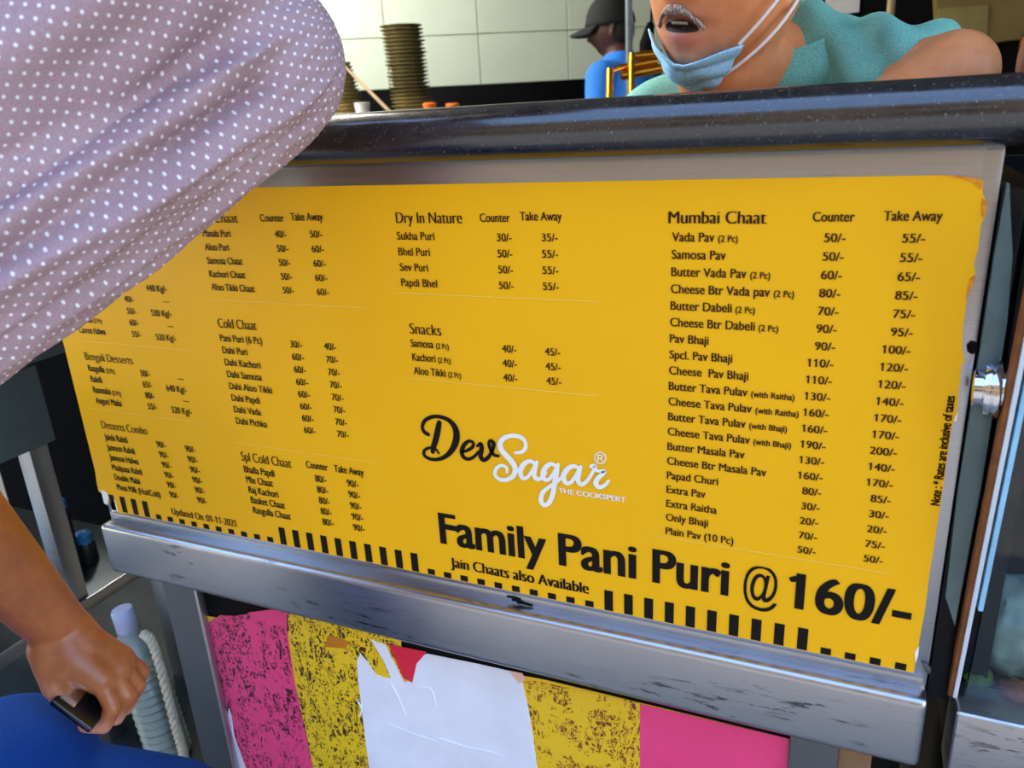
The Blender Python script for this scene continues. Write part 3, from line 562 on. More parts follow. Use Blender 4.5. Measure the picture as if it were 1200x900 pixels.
# ================================================================== people
def skinmat(name, gloss=.42):
    t = NT(name); a = t.n('VertexColor', layer_name='Col'); n1 = t.noise(t.coord(), 90, 4, .6); n2 = t.noise(t.coord(), 18, 3)
    c = t.mix(.35, a.outputs[0], t.mix(1.0, a.outputs[0], t.ramp(n2, [(.3, (.62, .55, .5, 1)), (.7, (1.25, 1.2, 1.2, 1))]), 'MULTIPLY'))
    t.base(t.mix(.22, c, t.ramp(n1, [(.3, (.10, .04, .02, 1)), (.7, (1, .7, .55, 1))]), 'SOFT_LIGHT')); t.rough(gloss); t.bump(n1, .18, .0015)
    inp(t.b, 'Subsurface Weight', .12); inp(t.b, 'Subsurface Radius', (.012, .004, .002)); return t.m
M['skin'] = skinmat('skin')
def head_local(th, ph):             # th: 0 = front, + = left;  ph: elevation
    cx, sx, cp, sp = np.cos(th), np.sin(th), np.cos(ph), np.sin(ph)
    x = .098*cp*cx; y = .077*cp*sx; z = .118*sp
    low = np.clip(-z/.118, 0, 1)
    y = y*(1-.20*low**2); x = np.where(x > 0, x*(1-.02*low), x*(1-.28*low**1.3))
    flat = np.where(x > 0, np.sqrt(np.clip(1-(y/.085)**2, 0, 1)), 0); x = np.where(x > 0, x*(.86+.14*flat), x)
    g = lambda y0, z0, sy, sz, a: a*np.exp(-((y-y0)/sy)**2-((z-z0)/sz)**2)*(x > 0)
    dx = g(0, -.006, .010, .026, .013)+g(0, -.032, .014, .012, .020)+g(.014, -.036, .008, .008, .008)+g(-.014, -.036, .008, .008, .008)
    dx = dx+g(0, -.056, .024, .008, .005)+g(0, -.080, .020, .007, .006)+g(0, -.068, .024, .004, -.006)+g(0, -.104, .022, .013, .011)
    dx = dx+g(.031, .012, .016, .012, -.012)+g(-.031, .012, .016, .012, -.012)+g(.028, .031, .02, .008, .005)+g(-.028, .031, .02, .008, .005)
    dx = dx+g(.042, -.03, .018, .02, .006)+g(-.042, -.03, .018, .02, .006)
    return np.stack([x+dx, y, z], -1)
def head_mesh(mb, c, Rm, n=72):
    n0 = len(mb.v); L = n//2
    for i in range(1, L):
        ph = -math.pi/2+math.pi*i/L; th = np.arange(n)*2*math.pi/n
        for q in head_local(th, np.full(n, ph)): mb.v.append(tuple(c+Rm @ q))
    mb.v.append(tuple(c+Rm @ np.array([0, 0, -.118]))); mb.v.append(tuple(c+Rm @ np.array([0, 0, .118]))); a0, a1 = len(mb.v)-2, len(mb.v)-1
    for i in range(L-2):
        for k in range(n): a = n0+i*n+k; b = n0+i*n+(k+1) % n; mb.f.append((a, b, b+n, a+n))
    for k in range(n): mb.f.append((n0+(k+1) % n, n0+k, a0)); mb.f.append((n0+(L-2)*n+k, n0+(L-2)*n+(k+1) % n, a1))
    for s_ in (-1, 1):              # ears
        lc = lambda *q: c+Rm @ np.array(q)
        chain(mb, [lc(-.002, s_*.072, -.032), lc(-.006, s_*.079, -.012), lc(-.014, s_*.083, .008), lc(-.016, s_*.082, .020), lc(-.006, s_*.078, .024)], [.0085, .008, .008, .007, .006])
def basis(fwd, tilt=0., roll=0.):
    f = np.array(fwd, float); f /= np.linalg.norm(f); u = np.array([0, 0, 1.]); l = np.cross(u, f); l /= np.linalg.norm(l); u = np.cross(f, l)
    R = np.stack([f, l, u], 1); R = R @ np.array(Matrix.Rotation(tilt, 3, 'Y')) @ np.array(Matrix.Rotation(roll, 3, 'X')); return R
def surfpatch(name, c, Rm, thr, fph, off, mat, parent, nu=40, nv=12, wob=None, thick=.002):   # a shell lying on the head
    vs_ = []; th = np.linspace(*thr, nu)
    for t in th:
        lo, hi = fph(t); ph = np.linspace(lo, hi, nv); q = head_local(np.full(nv, t), ph); nrm = q/np.array([.098, .077, .118])**2; nrm /= np.linalg.norm(nrm, axis=1)[:, None]
        o = off+(np.array([wob(t, v) for v in np.linspace(0, 1, nv)]) if wob else 0)
        vs_ += [tuple(c+Rm @ p) for p in q+nrm*np.reshape(o, (-1, 1))*np.ones((nv, 1))]
    fs = [(i*nv+k, (i+1)*nv+k, (i+1)*nv+k+1, i*nv+k+1) for i in range(nu-1) for k in range(nv-1)]
    o = MB().add(vs_, fs).build(name, mat, parent); m = o.modifiers.new('thickness', 'SOLIDIFY'); m.thickness = thick; m.offset = 0; return o
def place(o, parent): o.parent = parent; o.matrix_parent_inverse = parent.matrix_world.inverted(); return o

# ---- the server behind the rail
Rh = 1.10*basis((-.30, -.95, -.02), math.radians(-9), math.radians(-8))
mouth = PD(789, 27, .86); hc = mouth-Rh @ np.array([.092, 0, -.068])
L_ = lambda *q: hc+Rh @ np.array(q)
mb = MB(); head_mesh(mb, hc, Rh)
nb = hc+np.array([.06, .115, -.115])                       # base of the neck
chain(mb, [L_(-.025, 0, -.05), L_(-.03, 0, -.09), nb], [.064, .060, .064])
shl = PD(970, 105, 1.02); elb = PD(1118, 86, .83); wri = PD(930, 205, .80)
shr = nb+np.array([-.165, .02, -.064])
chest = nb+np.array([.0, .06, -.20]); waist = nb+np.array([.0, .10, -.50])
chain(mb, [nb+np.array([0, .01, -.06]), chest, waist], [.08, .11, .12])
chain(mb, [chest+np.array([.05, 0, .08]), shl, (shl+elb)/2+np.array([0, .0, -.004]), elb], [.07, .052, .042, .043])
chain(mb, [elb, elb*.55+wri*.45+np.array([0, 0, -.006]), wri], [.044, .042, .030])
hd = wri+np.array([-.085, -.012, -.008]); chain(mb, [wri, (wri+hd)/2, hd], [.028, .033, .030])
for k, (dy, L) in enumerate(((.02, .06), (.007, .072), (-.007, .068), (-.02, .055))): chain(mb, [hd+np.array([-.015, dy, 0]), hd+np.array([-.015-L*.55, dy*1.1, .004]), hd+np.array([-.015-L, dy*1.15, -.012])], [.0095, .0088, .0078])
chain(mb, [hd+np.array([.04, -.02, .004]), hd+np.array([.005, -.043, .0]), hd+np.array([-.03, -.05, -.006])], [.013, .0105, .009])
el2 = shr+np.array([-.06, .06, -.26]); chain(mb, [chest+np.array([-.05, 0, .08]), shr, el2, el2+np.array([.06, -.16, -.14])], [.07, .06, .045, .032])
me = fuse(mb, .0034, 3); c = coords(me); loc = (c-hc) @ Rh/1.21
base = np.array([.74, .285, .108]); cols = np.tile(base, (len(c), 1))
gx = lambda y0, z0, sy, sz: np.exp(-((loc[:, 1]-y0)/sy)**2-((loc[:, 2]-z0)/sz)**2)*(loc[:, 0] > .03)
def blend(m, col): global cols; cols = cols*(1-m[:, None])+np.array(col)*m[:, None]
blend(np.clip(gx(0, -.085, .055, .03)*.45, 0, 1), (.50, .36, .29))                       # grey stubble on chin and jaw
blend(np.clip(gx(0, -.100, .018, .010)*.5, 0, 1), (.30, .22, .18))
blend(np.clip(gx(0, -.0800, .024, .0060)*.95, 0, 1), (.62, .22, .17)); blend(np.clip(gx(0, -.0625, .023, .0035)*.8, 0, 1), (.42, .15, .11))
arm = np.clip((c[:, 0]-elb[0]+.16)/.05, 0, 1)*(c[:, 2] < elb[2]+.2)*(loc[:, 2] < -.1); blend(arm*.5, (.66, .36, .24))
colattr(me, cols); server = new('person', me, 'skin'); tag(server, 'man in teal polo shirt with blue face mask under his chin, leaning on the rail', 'person')
# mouth, moustache, eyes, hair
surfpatch('mouth', hc, Rh, (-.32, .32), lambda t: (-.628-.035*math.sqrt(max(0, 1-(t/.321)**2)), -.622+.065*math.sqrt(max(0, 1-(t/.321)**2))), .0022, plain('mouth_shadow', '2a0c0a', .6, 0, .2), server, 24, 6, thick=.001)
surfpatch('teeth', hc, Rh, (-.12, .16), lambda t: (-.588, -.572), .0034, plain('teeth', 'c9b99c', .4, 0, .05), server, 14, 4, thick=.001)
t = NT('grey_moustache'); nz = t.noise(t.coord(scale=(60, 60, 14)), 22, 3); t.base(t.ramp(nz, [(.35, (.14, .07, .045, 1)), (.5, (.42, .27, .20, 1)), (.66, (.75, .68, .62, 1))])); t.rough(.8); t.bump(nz, .8, .003); M['tash'] = t.m
for s_ in (-1, 1):
    surfpatch('moustache', hc, Rh, (.005*s_, .42*s_), lambda t: (-.522-.45*max(0, abs(t)-.20), -.445-.42*max(0, abs(t)-.10)), .004, 'tash', server, 20, 8, lambda t, v: .0018*math.sin(math.pi*v)+.0006*math.sin(40*t+9*v), .002)
    e = MB(); ellipsoid(e, L_(.075, s_*.031, .012), (.0115, .0115, .0115)); e.build('eye', plain('eye_white', 'd8d2c8', .2, 0, .03), server)
    e = MB(); ellipsoid(e, L_(.0835, s_*.031, .011), (.0045, .0045, .0045)); e.build('iris', plain('iris_brown', '2a1608', .15, 0, .1), server)
surfpatch('hair', hc, Rh, (-math.pi, math.pi), lambda t: (-.1-.15*math.cos(t)+1.0*max(0, math.cos(t))**1.2 if abs(t) > 1.4 or True else 0, 1.56), .006, plain('grey_hair', '6b665f', .8, 0, .5, 120, .6), server, 60, 20, lambda t, v: .0015*math.sin(50*t)*math.sin(9*v), .004)
# face mask pulled under the chin, with ear loops
def mph(t):
    up = -.97+.36*max(0, (t-.15))**1.1 if t > .15 else -.97+.42*max(0, -t-.10)
    return (max(-1.50, up-.56+.05*max(0, t)), up)
t = NT('mask_fabric'); nz = t.noise(t.coord(), 300, 2); t.base(t.ramp(nz, [(.3, lin('86bede')), (.7, lin('a5d6ee'))])); t.rough(.75); M['mask'] = t.m
mk = surfpatch('face_mask', hc, Rh, (-1.05, 1.02), mph, .0065, 'mask', server, 60, 26, lambda t, v: .0030*abs(math.sin(v*math.pi*2.5+.6*t))+.0010*math.sin(7*t+5*v)+.004*max(0, t-.5), .0022)
def surf1(t, p, off): q = head_local(np.array([t]), np.array([p]))[0]; nn = q/np.array([.098, .077, .118])**2; return hc+Rh @ (q+nn/np.linalg.norm(nn)*off)
for (ta, pa), (tb, pb_) in (((.98, mph(.98)[1]), (1.42, .16)), ((1.0, mph(1.0)[0]+.12), (1.60, -.18))):
    pts = [surf1(ta+(tb-ta)*k/9, pa+(pb_-pa)*k/9, .0075+.004*math.sin(math.pi*k/9)) for k in range(10)]
    MB().tube(pts, .0019, 8).build('ear_loop', plain('white_elastic', 'e8dfd4', .8, 0, .04), mk)
# polo shirt
t = NT('teal_pique'); nz = t.noise(t.coord(), 420, 2); n2 = t.noise(t.coord(), 7, 3); t.base(t.mix(.4, t.ramp(nz, [(.3, lin('569a86')), (.7, lin('8ac8b2'))]), t.ramp(n2, [(.3, lin('62a590')), (.7, lin('82c0aa'))]))); t.rough(.85); t.bump(nz, .25, .001); M['polo'] = t.m
mb = MB(); chain(mb, [nb+np.array([.0, .015, -.05]), chest, waist], [.085, .135, .145])
chain(mb, [nb+np.array([-.02, .01, -.05]), shr, shr+np.array([-.03, .03, -.13])], [.065, .074, .068])
mid = shl*.33+elb*.67; chain(mb, [nb+np.array([.03, .01, -.035]), nb*.45+shl*.55+np.array([0, 0, .030]), shl+np.array([0, 0, .012]), mid+np.array([0, .02, .004])], [.062, .068, .072, .064])
me = fuse(mb, .006, 6); c = coords(me); n = normals(me); ax_ = (mid-shl)/np.linalg.norm(mid-shl); s_ = (c-shl) @ ax_
w = .0065*np.sin(c[:, 0]*95+c[:, 2]*60)*np.clip(1-abs(c[:, 0]-nb[0]-.12)/.2, 0, 1)+.0035*np.sin(c[:, 0]*47-c[:, 2]*88+1)
setco(me, c+n*w[:, None]); shirt = place(new('polo_shirt', me, 'polo'), server)
col_pts = []
for k in range(25):
    a = math.radians(-150+300*k/24); d_ = np.array([math.sin(a), -math.cos(a)*.95, 0]); col_pts.append((nb+np.array([.0, -.004, .026])+d_*.080+np.array([0, 0, -.035*math.cos(a)**2*(math.cos(a) > 0)]), d_))
vs_ = []; 
for p, d_ in col_pts: vs_ += [p+np.array([0, 0, .030])-d_*.004, p+np.array([0, 0, .034])+d_*.002, p+d_*.014+np.array([0, 0, .012]), p+d_*.022+np.array([0, 0, -.020])]
o = MB().add(vs_, [(i*4+k, (i+1)*4+k, (i+1)*4+k+1, i*4+k+1) for i in range(24) for k in range(3)]).build('collar', 'polo', shirt); m = o.modifiers.new('thickness', 'SOLIDIFY'); m.thickness = .003
mb = MB(); hip = waist+np.array([0, .02, -.10]); chain(mb, [waist, hip], [.14, .145])
for s2 in (-1, 1): chain(mb, [hip+np.array([s2*.08, 0, -.02]), hip+np.array([s2*.09, .0, -.40]), np.array([hip[0]+s2*.10, hip[1]+.02, .06])], [.095, .07, .05])
place(new('trousers', fuse(mb, .012, 4), plain('dark_trousers', '22252c', .85, 0, .2)), server)

# ---- the customer leaning on the counter at the left
S = PD(300, 74, .69); E1 = PD(-138, 373, .60); EL = PD(-165, 490, .68); W = PD(72, 738, .86)
PV = np.array([-.97, -.60, .90]); NK = PD(130, -210, .60)
def jersey():
    t = NT('dotted_shirt_fabric'); at = t.n('Attribute', attribute_name='cloth'); sp = t.n('SeparateXYZ'); t.l(at.outputs['Vector'], sp.inputs[0])
    pit = .0108
    def cell(ox, oy):
        fx = t.math('SUBTRACT', t.math('FRACT', t.math('ADD', t.math('DIVIDE', sp.outputs[0], pit*1.25), ox)), .5); fy = t.math('SUBTRACT', t.math('FRACT', t.math('ADD', t.math('DIVIDE', sp.outputs[1], pit), oy)), .5)
        fx = t.math('MULTIPLY', fx, 1.25)
        return t.math('ADD', t.math('MULTIPLY', fx, fx), t.math('MULTIPLY', fy, fy))
    d2 = t.math('MINIMUM', cell(0, 0), cell(.5, .5)); m = t.ramp(d2, [(.010, BW[1]), (.020, BW[0])])
    nz = t.noise(t.coord(), 900, 2, .7); n2 = t.noise(t.coord(), 9, 3)
    c = t.mix(.5, t.ramp(nz, [(.3, lin('86676c')), (.7, lin('bfa2a8'))]), t.ramp(n2, [(.3, lin('957880')), (.7, lin('ab9098'))]))
    t.base(t.mix(m, c, lin('e6dfe4'))); t.rough(.9); t.bump(nz, .3, .0008); return t.m
M['dots'] = jersey()
# body: one skin over torso, arms, head
mb = MB(); Rc = basis((.80, .55, -.15)); hcc = NK+np.array([.10, .075, .12]); head_mesh(mb, hcc, Rc)
chain(mb, [hcc+np.array([-.02, 0, -.05]), NK], [.055, .058])
SP = PD(-230, 140, .60); chain(mb, [NK+np.array([-.02, -.02, -.08]), SP, PV], [.10, .125, .125])
chain(mb, [NK+np.array([0, .02, -.08]), S, S*.4+E1*.6, EL], [.07, .06, .05, .045])
fo = EL*.62+W*.38; chain(mb, [EL, fo, EL*.25+W*.75, W], [.045, .045, .036, .029])
# hand: back of the hand, four curled fingers, thumb; placed along the wrist-to-knuckle line
hd_ = PD(140, 790, .875); fw = hd_-W; fl = np.linalg.norm(fw); fw /= fl
side = PD(100, 830, .87)-PD(100, 760, .89); side -= (side@fw)*fw; side /= np.linalg.norm(side); dn = np.cross(fw, side)
if (dn@np.array([0, 0, 1.])) > 0: dn = -dn                 # towards the palm
dn, side = .80*dn+.60*side, .80*side-.60*dn
Hn = lambda a, b, c_: W+fw*a+side*b+dn*c_
chain(mb, [W, Hn(.03, .002, .002), Hn(.07, -.014, .0)], [.030, .028, .018]); chain(mb, [W, Hn(.03, .014, .006), Hn(.066, .018, .002)], [.029, .026, .0175])
chain(mb, [Hn(.02, .0, .004), Hn(.072, .0, 0)], [.024, .019]); capsule(mb, Hn(.005, .018, .012), .022, Hn(.03, .026, .016), .019)
for b_, c1, L, dl in ((-.026, .0, .9, -.006), (-.009, -.004, 1.02, .0), (.009, -.003, .98, .0), (.026, .001, .84, .004)):
    chain(mb, [Hn(.068, b_*.8, c1), Hn(.068+.036*L, b_+dl, .010+c1), Hn(.068+.044*L, b_+dl+.004, .010+.028*L), Hn(.068+.026*L, b_+dl+.006, .010+.043*L)], [.0105, .0092, .0086, .0078])
chain(mb, [Hn(.010, .030, .016), Hn(.036, .040, .026), Hn(.062, .036, .036), Hn(.078, .026, .040)], [.0135, .0115, .0105, .009])
EL2 = S*.2+SP*.8+np.array([-.25, .10, -.05]); chain(mb, [NK+np.array([-.03, -.02, -.08]), NK+np.array([-.20, .12, -.12]), EL2, EL2+np.array([.18, .14, .02])], [.07, .06, .045, .032])
me = fuse(mb, .0034, 3); c = coords(me); colattr(me, np.tile(np.array([.28, .088, .026]), (len(c), 1)))
cols = np.tile(np.array([.28, .088, .026]), (len(c), 1)); palm = np.clip(((c-W) @ dn-.016)/.02, 0, 1)*(np.linalg.norm(c-hd_, axis=1) < .17); cols = cols*(1-palm[:, None]*.8)+np.array([.52, .25, .18])*palm[:, None]*.8
me.color_attributes.remove(me.color_attributes['Col']); colattr(me, cols)
cust = new('person', me, 'skin'); tag(cust, 'customer in mauve shirt with white dots and blue trousers, leaning at the counter', 'person')
surfpatch('hair', hcc, Rc, (-math.pi, math.pi), lambda t: (-.1-.15*math.cos(t)+1.0*max(0, math.cos(t))**1.2, 1.56), .008, plain('black_hair', '120e0c', .7, 0, .4, 120, .6), cust, 60, 20, None, .006)
for s2 in (-1, 1): e = MB(); ellipsoid(e, hcc+Rc @ np.array([.075, s2*.031, .012]), (.0115, .0115, .0115)); e.build('eye', plain('eye', 'd8d2c8', .2, 0, .03), cust); e = MB(); ellipsoid(e, hcc+Rc @ np.array([.0835, s2*.031, .011]), (.0045, .0045, .0045)); e.build('iris', plain('iris_dark', '20120a', .15, 0, .1), cust)
# nails
for b_, L in ((-.032, .9), (-.009, 1.02), (.009, .98), (.030, .84)):
    e = MB(); ellipsoid(e, Hn(.068+.030*L, b_+.005, .008+.049*L), (.006, .005, .0022), np.stack([fw, side, dn], 1)); e.build('nail', plain('nail', 'd9a79a', .3, 0, .05), cust)
# shirt
mb = MB()
chain(mb, [S, PD(82, 228, .635), E1], [rad(103, .69), rad(122, .635), rad(132, .60)])
chain(mb, [S+np.array([-.02, -.02, .0]), NK+np.array([.0, -.0, -.10])], [.085, .10])
chain(mb, [NK+np.array([-.02, -.02, -.10]), SP, PV+np.array([0, 0, .03])], [.13, .16, .165])
chain(mb, [NK+np.array([-.05, .0, -.10]), NK+np.array([-.20, .12, -.12]), EL2], [.09, .085, .07])
me = fuse(mb, .0036, 20); c = coords(me); n = normals(me)
A0 = S; ax_ = E1-S; ln = np.linalg.norm(ax_); ax_ /= ln; toC = CP-(S+E1)/2; toC -= (toC@ax_)*ax_; toC /= np.linalg.norm(toC); ot = np.cross(ax_, toC)
rel = c-A0; s_ = rel@ax_; a_ = np.arctan2(rel@ot, rel@toC); rr = np.hypot(rel@ot, rel@toC)
fan = a_*(1+.25*np.clip(s_/ln, 0, 1))
env = np.clip(s_/.05+.9, 0, 1)
fold = 0
for (a0, k, wd, am, s0, s1) in ((-.55, .30, .10, .0075, -.03, .50), (-.20, .10, .07, -.0105, -.01, .60), (.08, -.05, .08, .008, -.02, .5), (.33, -.14, .06, -.008, -.01, .40), (.62, .10, .08, .006, .03, .6), (.88, .05, .06, -.005, .08, .6), (-.95, .2, .09, -.006, .0, .6)):
    fold = fold+am*np.exp(-((a_-a0-k*np.clip(s_, 0, 1)/.3)/(wd*1.35))**2)*np.clip((s_-s0)/.05, 0, 1)*np.clip((s1-s_)/.10, 0, 1)
fold = fold+.0016*np.sin(a_*17+s_*22)*env+.0010*np.sin(a_*29-s_*37)
fold[~np.isfinite(fold)] = 0
setco(me, c+n*fold[:, None]*1.25); vecattr(me, 'cloth', np.c_[s_+.12*a_*.09, a_*np.clip(rr, .08, .25), np.zeros(len(c))])
place(new('shirt', me, 'dots'), cust)
# trousers
K1 = PD(15, 912, .86); K2 = PD(190, 985, .93)
HP1 = PV+np.array([.03, -.09, -.07]); HP2 = PV+np.array([.0, .08, -.07])
mb = MB(); chain(mb, [PV+np.array([0, 0, .04]), PV+np.array([0, 0, -.05])], [.155, .15])
F1 = np.array([K1[0]+.03, K1[1]-.02, .06]); F2 = np.array([K2[0]+.05, K2[1]-.02, .06])
chain(mb, [HP1, K1, K1*.55+F1*.45, F1], [.105, rad(92, .86), .062, .052]); chain(mb, [HP2, K2, K2*.55+F2*.45, F2], [.105, rad(88, .93), .062, .052])
me = fuse(mb, .006, 5); c = coords(me); n = normals(me); setco(me, c+n*(.0022*np.sin(c[:, 0]*70+c[:, 2]*50))[:, None])
t = NT('blue_twill'); nz = t.noise(t.coord(scale=(1, 1, 1), rot=(0, 0, .6)), 700, 2, .6); n2 = t.noise(t.coord(), 12, 3); t.base(t.mix(.4, t.ramp(nz, [(.3, lin('08265c')), (.7, lin('123c84'))]), t.ramp(n2, [(.3, lin('0a2a62')), (.7, lin('11387a'))]))); t.rough(.9); inp(t.b, 'Specular IOR Level', .1); M['twill'] = t.m
place(new('trousers', me, 'twill'), cust)
for F in (F1, F2):
    e = MB(); ellipsoid(e, F+np.array([.05, .03, -.022]), (.135, .05, .038), np.array(Matrix.Rotation(.5, 3, 'Z'))); place(new('shoe', fuse(e, .008, 2), plain('dark_shoe', '1b1a1a', .5, 0, .2)), cust)
# phone held in the curled fingers
q = np.stack([fw, side, dn], 1); mb = MB(); cc = Hn(.070, .008, .026)
ph = MB().add([cc+q @ np.array(v) for v in [(x, y, z) for z in (-.004, .004) for (x, y) in ((-.026, -.042), (.026, -.042), (.026, .048), (-.026, .048))]], [(0, 3, 2, 1), (4, 5, 6, 7), (0, 1, 5, 4), (1, 2, 6, 5), (2, 3, 7, 6), (3, 0, 4, 7)])
tag(ph.build('mobile_phone', plain('phone_black', '08090b', .12, 0, .1), bevel=.0025, seg=3), 'small black phone gripped in the customer\'s hanging hand', 'phone')
phone = bpy.data.objects['mobile_phone']
MB().add([cc+q @ np.array(v) for v in [(x, y, z) for z in (-.0052, -.0038) for (x, y) in ((-.022, .012), (-.004, .012), (-.004, .040), (-.022, .040))]], [(0, 3, 2, 1), (4, 5, 6, 7), (0, 1, 5, 4), (1, 2, 6, 5), (2, 3, 7, 6), (3, 0, 4, 7)]).build('glint_plate', 'chrome', phone, bevel=.0004)  # chrome plate added to the phone to give the glint under the hand
# stool under the customer
st = thing('bar_stool', 'round black bar stool under the customer in the dotted shirt', 'stool', (PV[0], PV[1], 0))
for nm, pf in (('seat', [(0, .715), (.15, .715), (.165, .725), (.165, .742), (.15, .752), (0, .752)]), ('foot_ring', [(.158, .28), (.166, .28), (.166, .296), (.158, .296), (.158, .28)])): MB().lathe(pf, (0, 0, 0), 32).build(nm, 'black', st).matrix_parent_inverse.identity()
for k in range(4):
    a = math.pi/4+k*math.pi/2; MB().tube([(.12*math.cos(a), .12*math.sin(a), .72), (.19*math.cos(a), .19*math.sin(a), 0)], .013, 10).build('leg', 'steel_dark', st).matrix_parent_inverse.identity()

# ================================================================== the kitchen behind
# dark partition with a board, papers and posts right of the server
pa = PD(850, 60, 3.05); pd_ = np.array([math.cos(math.radians(24)), math.sin(math.radians(24)), 0]); pn = np.array([pd_[1], -pd_[0], 0])
pp = lambda s_, z, u=0.: np.array([pa[0], pa[1], 0])+pd_*s_+pn*u+np.array([0, 0, z])
def onp(px, py, u=.0):                       # pixel onto the partition plane
    r = ray(px, py); o = np.array([pa[0], pa[1], 0])+pn*u; t = ((o-CP)@pn)/(r@pn); return CP+r*t
part = tag(MB().prism([pp(0, 0), pp(2.4, 0), pp(2.4, 2.99), pp(0, 2.99)], -pn*.08).build('wall_partition', 'blackmatt', smooth=False), kind='structure')
def sheet(name, pts, mat, u, th, label, cat): o = MB().prism([onp(x, y, u) for x, y in pts], -pn*th).build(name, mat, bevel=.001, smooth=False); return tag(o, label, cat)
sheet('notice_paper', [(967,-22),(1009,-26),(1007,14),(969,19)], plain('white_notice', 'dcdcdc', .8, 0, .04), .006, .005, 'plain white notice on the black partition above a yellow picture card', 'notice')
pc = thing('picture_card', 'yellow picture card showing orange food on the black partition', 'poster', tuple(onp(960, 40)))
o = MB().prism([onp(x, y, .012) for x, y in ((922,34),(997,17),(997,58),(923,66))], -pn*.01).build('card', plain('amber_card', 'd99a1a', .6, 0, .15), pc, bevel=.001, smooth=False)
for k, (x, y, r_) in enumerate(((944,44,8),(955,42,9),(966,43,9),(976,45,8),(950,50,8),(963,51,9),(973,52,7))):
    c_ = onp(x, y, .0165); MB().prism([c_+pd_*math.cos(a)*rad(r_, 3)+np.array([0, 0, math.sin(a)*rad(r_*.75, 3)]) for a in [i*math.pi/6 for i in range(12)]], -pn*.004).build('food_picture', plain('printed_food_%d' % (k % 2), ('c8420c', 'e0701a')[k % 2], .6, 0, .3, 30), pc, smooth=False)
b0 = thing('wall_board', 'large olive brown board fixed on the dark kitchen partition', 'board', tuple(onp(1150, 50)))
MB().prism([onp(x, y, .03) for x, y in ((1092,-120),(1330,-140),(1330,34),(1180,48),(1150,53),(1100,58))], -pn*.03).build('panel', 'olive', b0, bevel=.003, smooth=False)
MB().prism([onp(x, y, .036) for x, y in ((1100,10),(1158,6),(1157,40),(1101,44))], -pn*.006).build('faded_sheet', plain('faded_khaki', '8f8450', .8, 0, .2, 6), b0, smooth=False)
MB().prism([onp(x, y, .034) for x, y in ((1092,-14),(1330,-40),(1330,-34),(1092,-8))], -pn*.006).build('crosspiece', plain('brown_batten', '5a4012', .7, 0, .2), b0, smooth=False)
def post(px, py, D, w, mat, label):
    b_ = PD(px, py, D); t_ = thing('roof_post', label, 'post', (b_[0], b_[1], 0))
    MB().lathe([(0, 0), (w*2.2, 0), (w*2.2, .008), (w, .012)], (0, 0, 0), 20).build('base_plate', mat, t_).matrix_parent_inverse.identity()
    MB().lathe([(w, .008), (w, 2.985), (0, 2.985)], (0, 0, 0), 20).build('pole', mat, t_).matrix_parent_inverse.identity()
post(737, 30, 3.15, .0145, 'steel_dark', 'slim grey steel post beside the cook in the black cap')
post(1043, 20, 2.6, .0125, plain('tan_pole', '8b7a4a', .6, 0, .15), 'slim tan post before the black partition')
# stacked leaf plates on the back counter
M['leaf'] = plain('brown_leaf_plate', '75693f', .75, 0, .3, 40); M['leaf2'] = plain('tan_leaf_plate', '9c8a58', .75, 0, .3, 40)
def onc(px, D): p = PD(px, 120, D); return p[0], p[1]
def plate(r, z, xy, mat, label, group, proto={}):
    key = (round(r, 4), mat)
    if key not in proto:
        proto[key] = MB().lathe([(0, .000), (r*.62, .000), (r*.70, .003), (r*.93, .017), (r, .0185), (r, .021), (r*.92, .0205), (r*.68, .006), (0, .0035)], (0, 0, 0), 28).build('leaf_plate', mat); o = proto[key]
    else: o = proto[key].copy(); COL.objects.link(o)
    o.location = (xy[0], xy[1], z); return tag(o, label, 'plate', group)
N = 25
for k in range(N):
    x, y = onc(484-6*k/N+random.uniform(-.7, .7), 4.62); plate((.122, .119, .124)[k % 3] if k > 5 else .122, 1.381+k*.0205, (x, y), 'leaf2' if k < 6 else 'leaf', ('topmost brown leaf plate on the tall straight stack' if k == N-1 else 'tan leaf plate low in the tall straight stack' if k < 6 else 'brown leaf plate in the tall straight stack before the tiles'), 'plates in the tall stack')
for k in range(16):
    x, y = onc(408+random.uniform(-.7, .7), 4.5); plate((.115-.0048*k), 1.381+k*.0205, (x, y), 'leaf2' if k < 5 else 'leaf', ('topmost small brown plate on the tapering stack' if k == 15 else 'tan leaf plate low in the tapering stack' if k < 5 else 'brown leaf plate in the short tapering stack beside the customer\'s shoulder'), 'plates in the tapering stack')
a, b = PD(402, 76, 4.15), PD(462, 136, 4.15); lad = thing('ladle', 'pale wooden ladle leaning on the tapering plate stack', 'ladle', tuple(b))
MB().tube([a, (a+b)/2, b], [.006, .009, .010], 10).build('handle', plain('pale_wood', 'b59a78', .7, 0, .15), lad)
e = MB(); ellipsoid(e, b+np.array([.012, 0, -.015]), (.035, .02, .02)); e.build('scoop', plain('pale_wood_scoop', 'a98d68', .7, 0, .15), lad)
x, y = onc(424, 4.3); cup = thing('paper_cup', 'white paper cup standing before the tapering plate stack', 'cup', (x, y, 1.381))
MB().lathe([(0, 0), (.030, 0), (.042, .10), (.044, .102), (.042, .105), (.039, .10), (.028, .004), (0, .004)], (0, 0, 0), 24).build('body', plain('white_cup', 'd9d4d6', .7, 0, .05), cup).matrix_parent_inverse.identity()
M['orange'] = plain('orange_plastic', 'd8661a', .5, 0, .1)
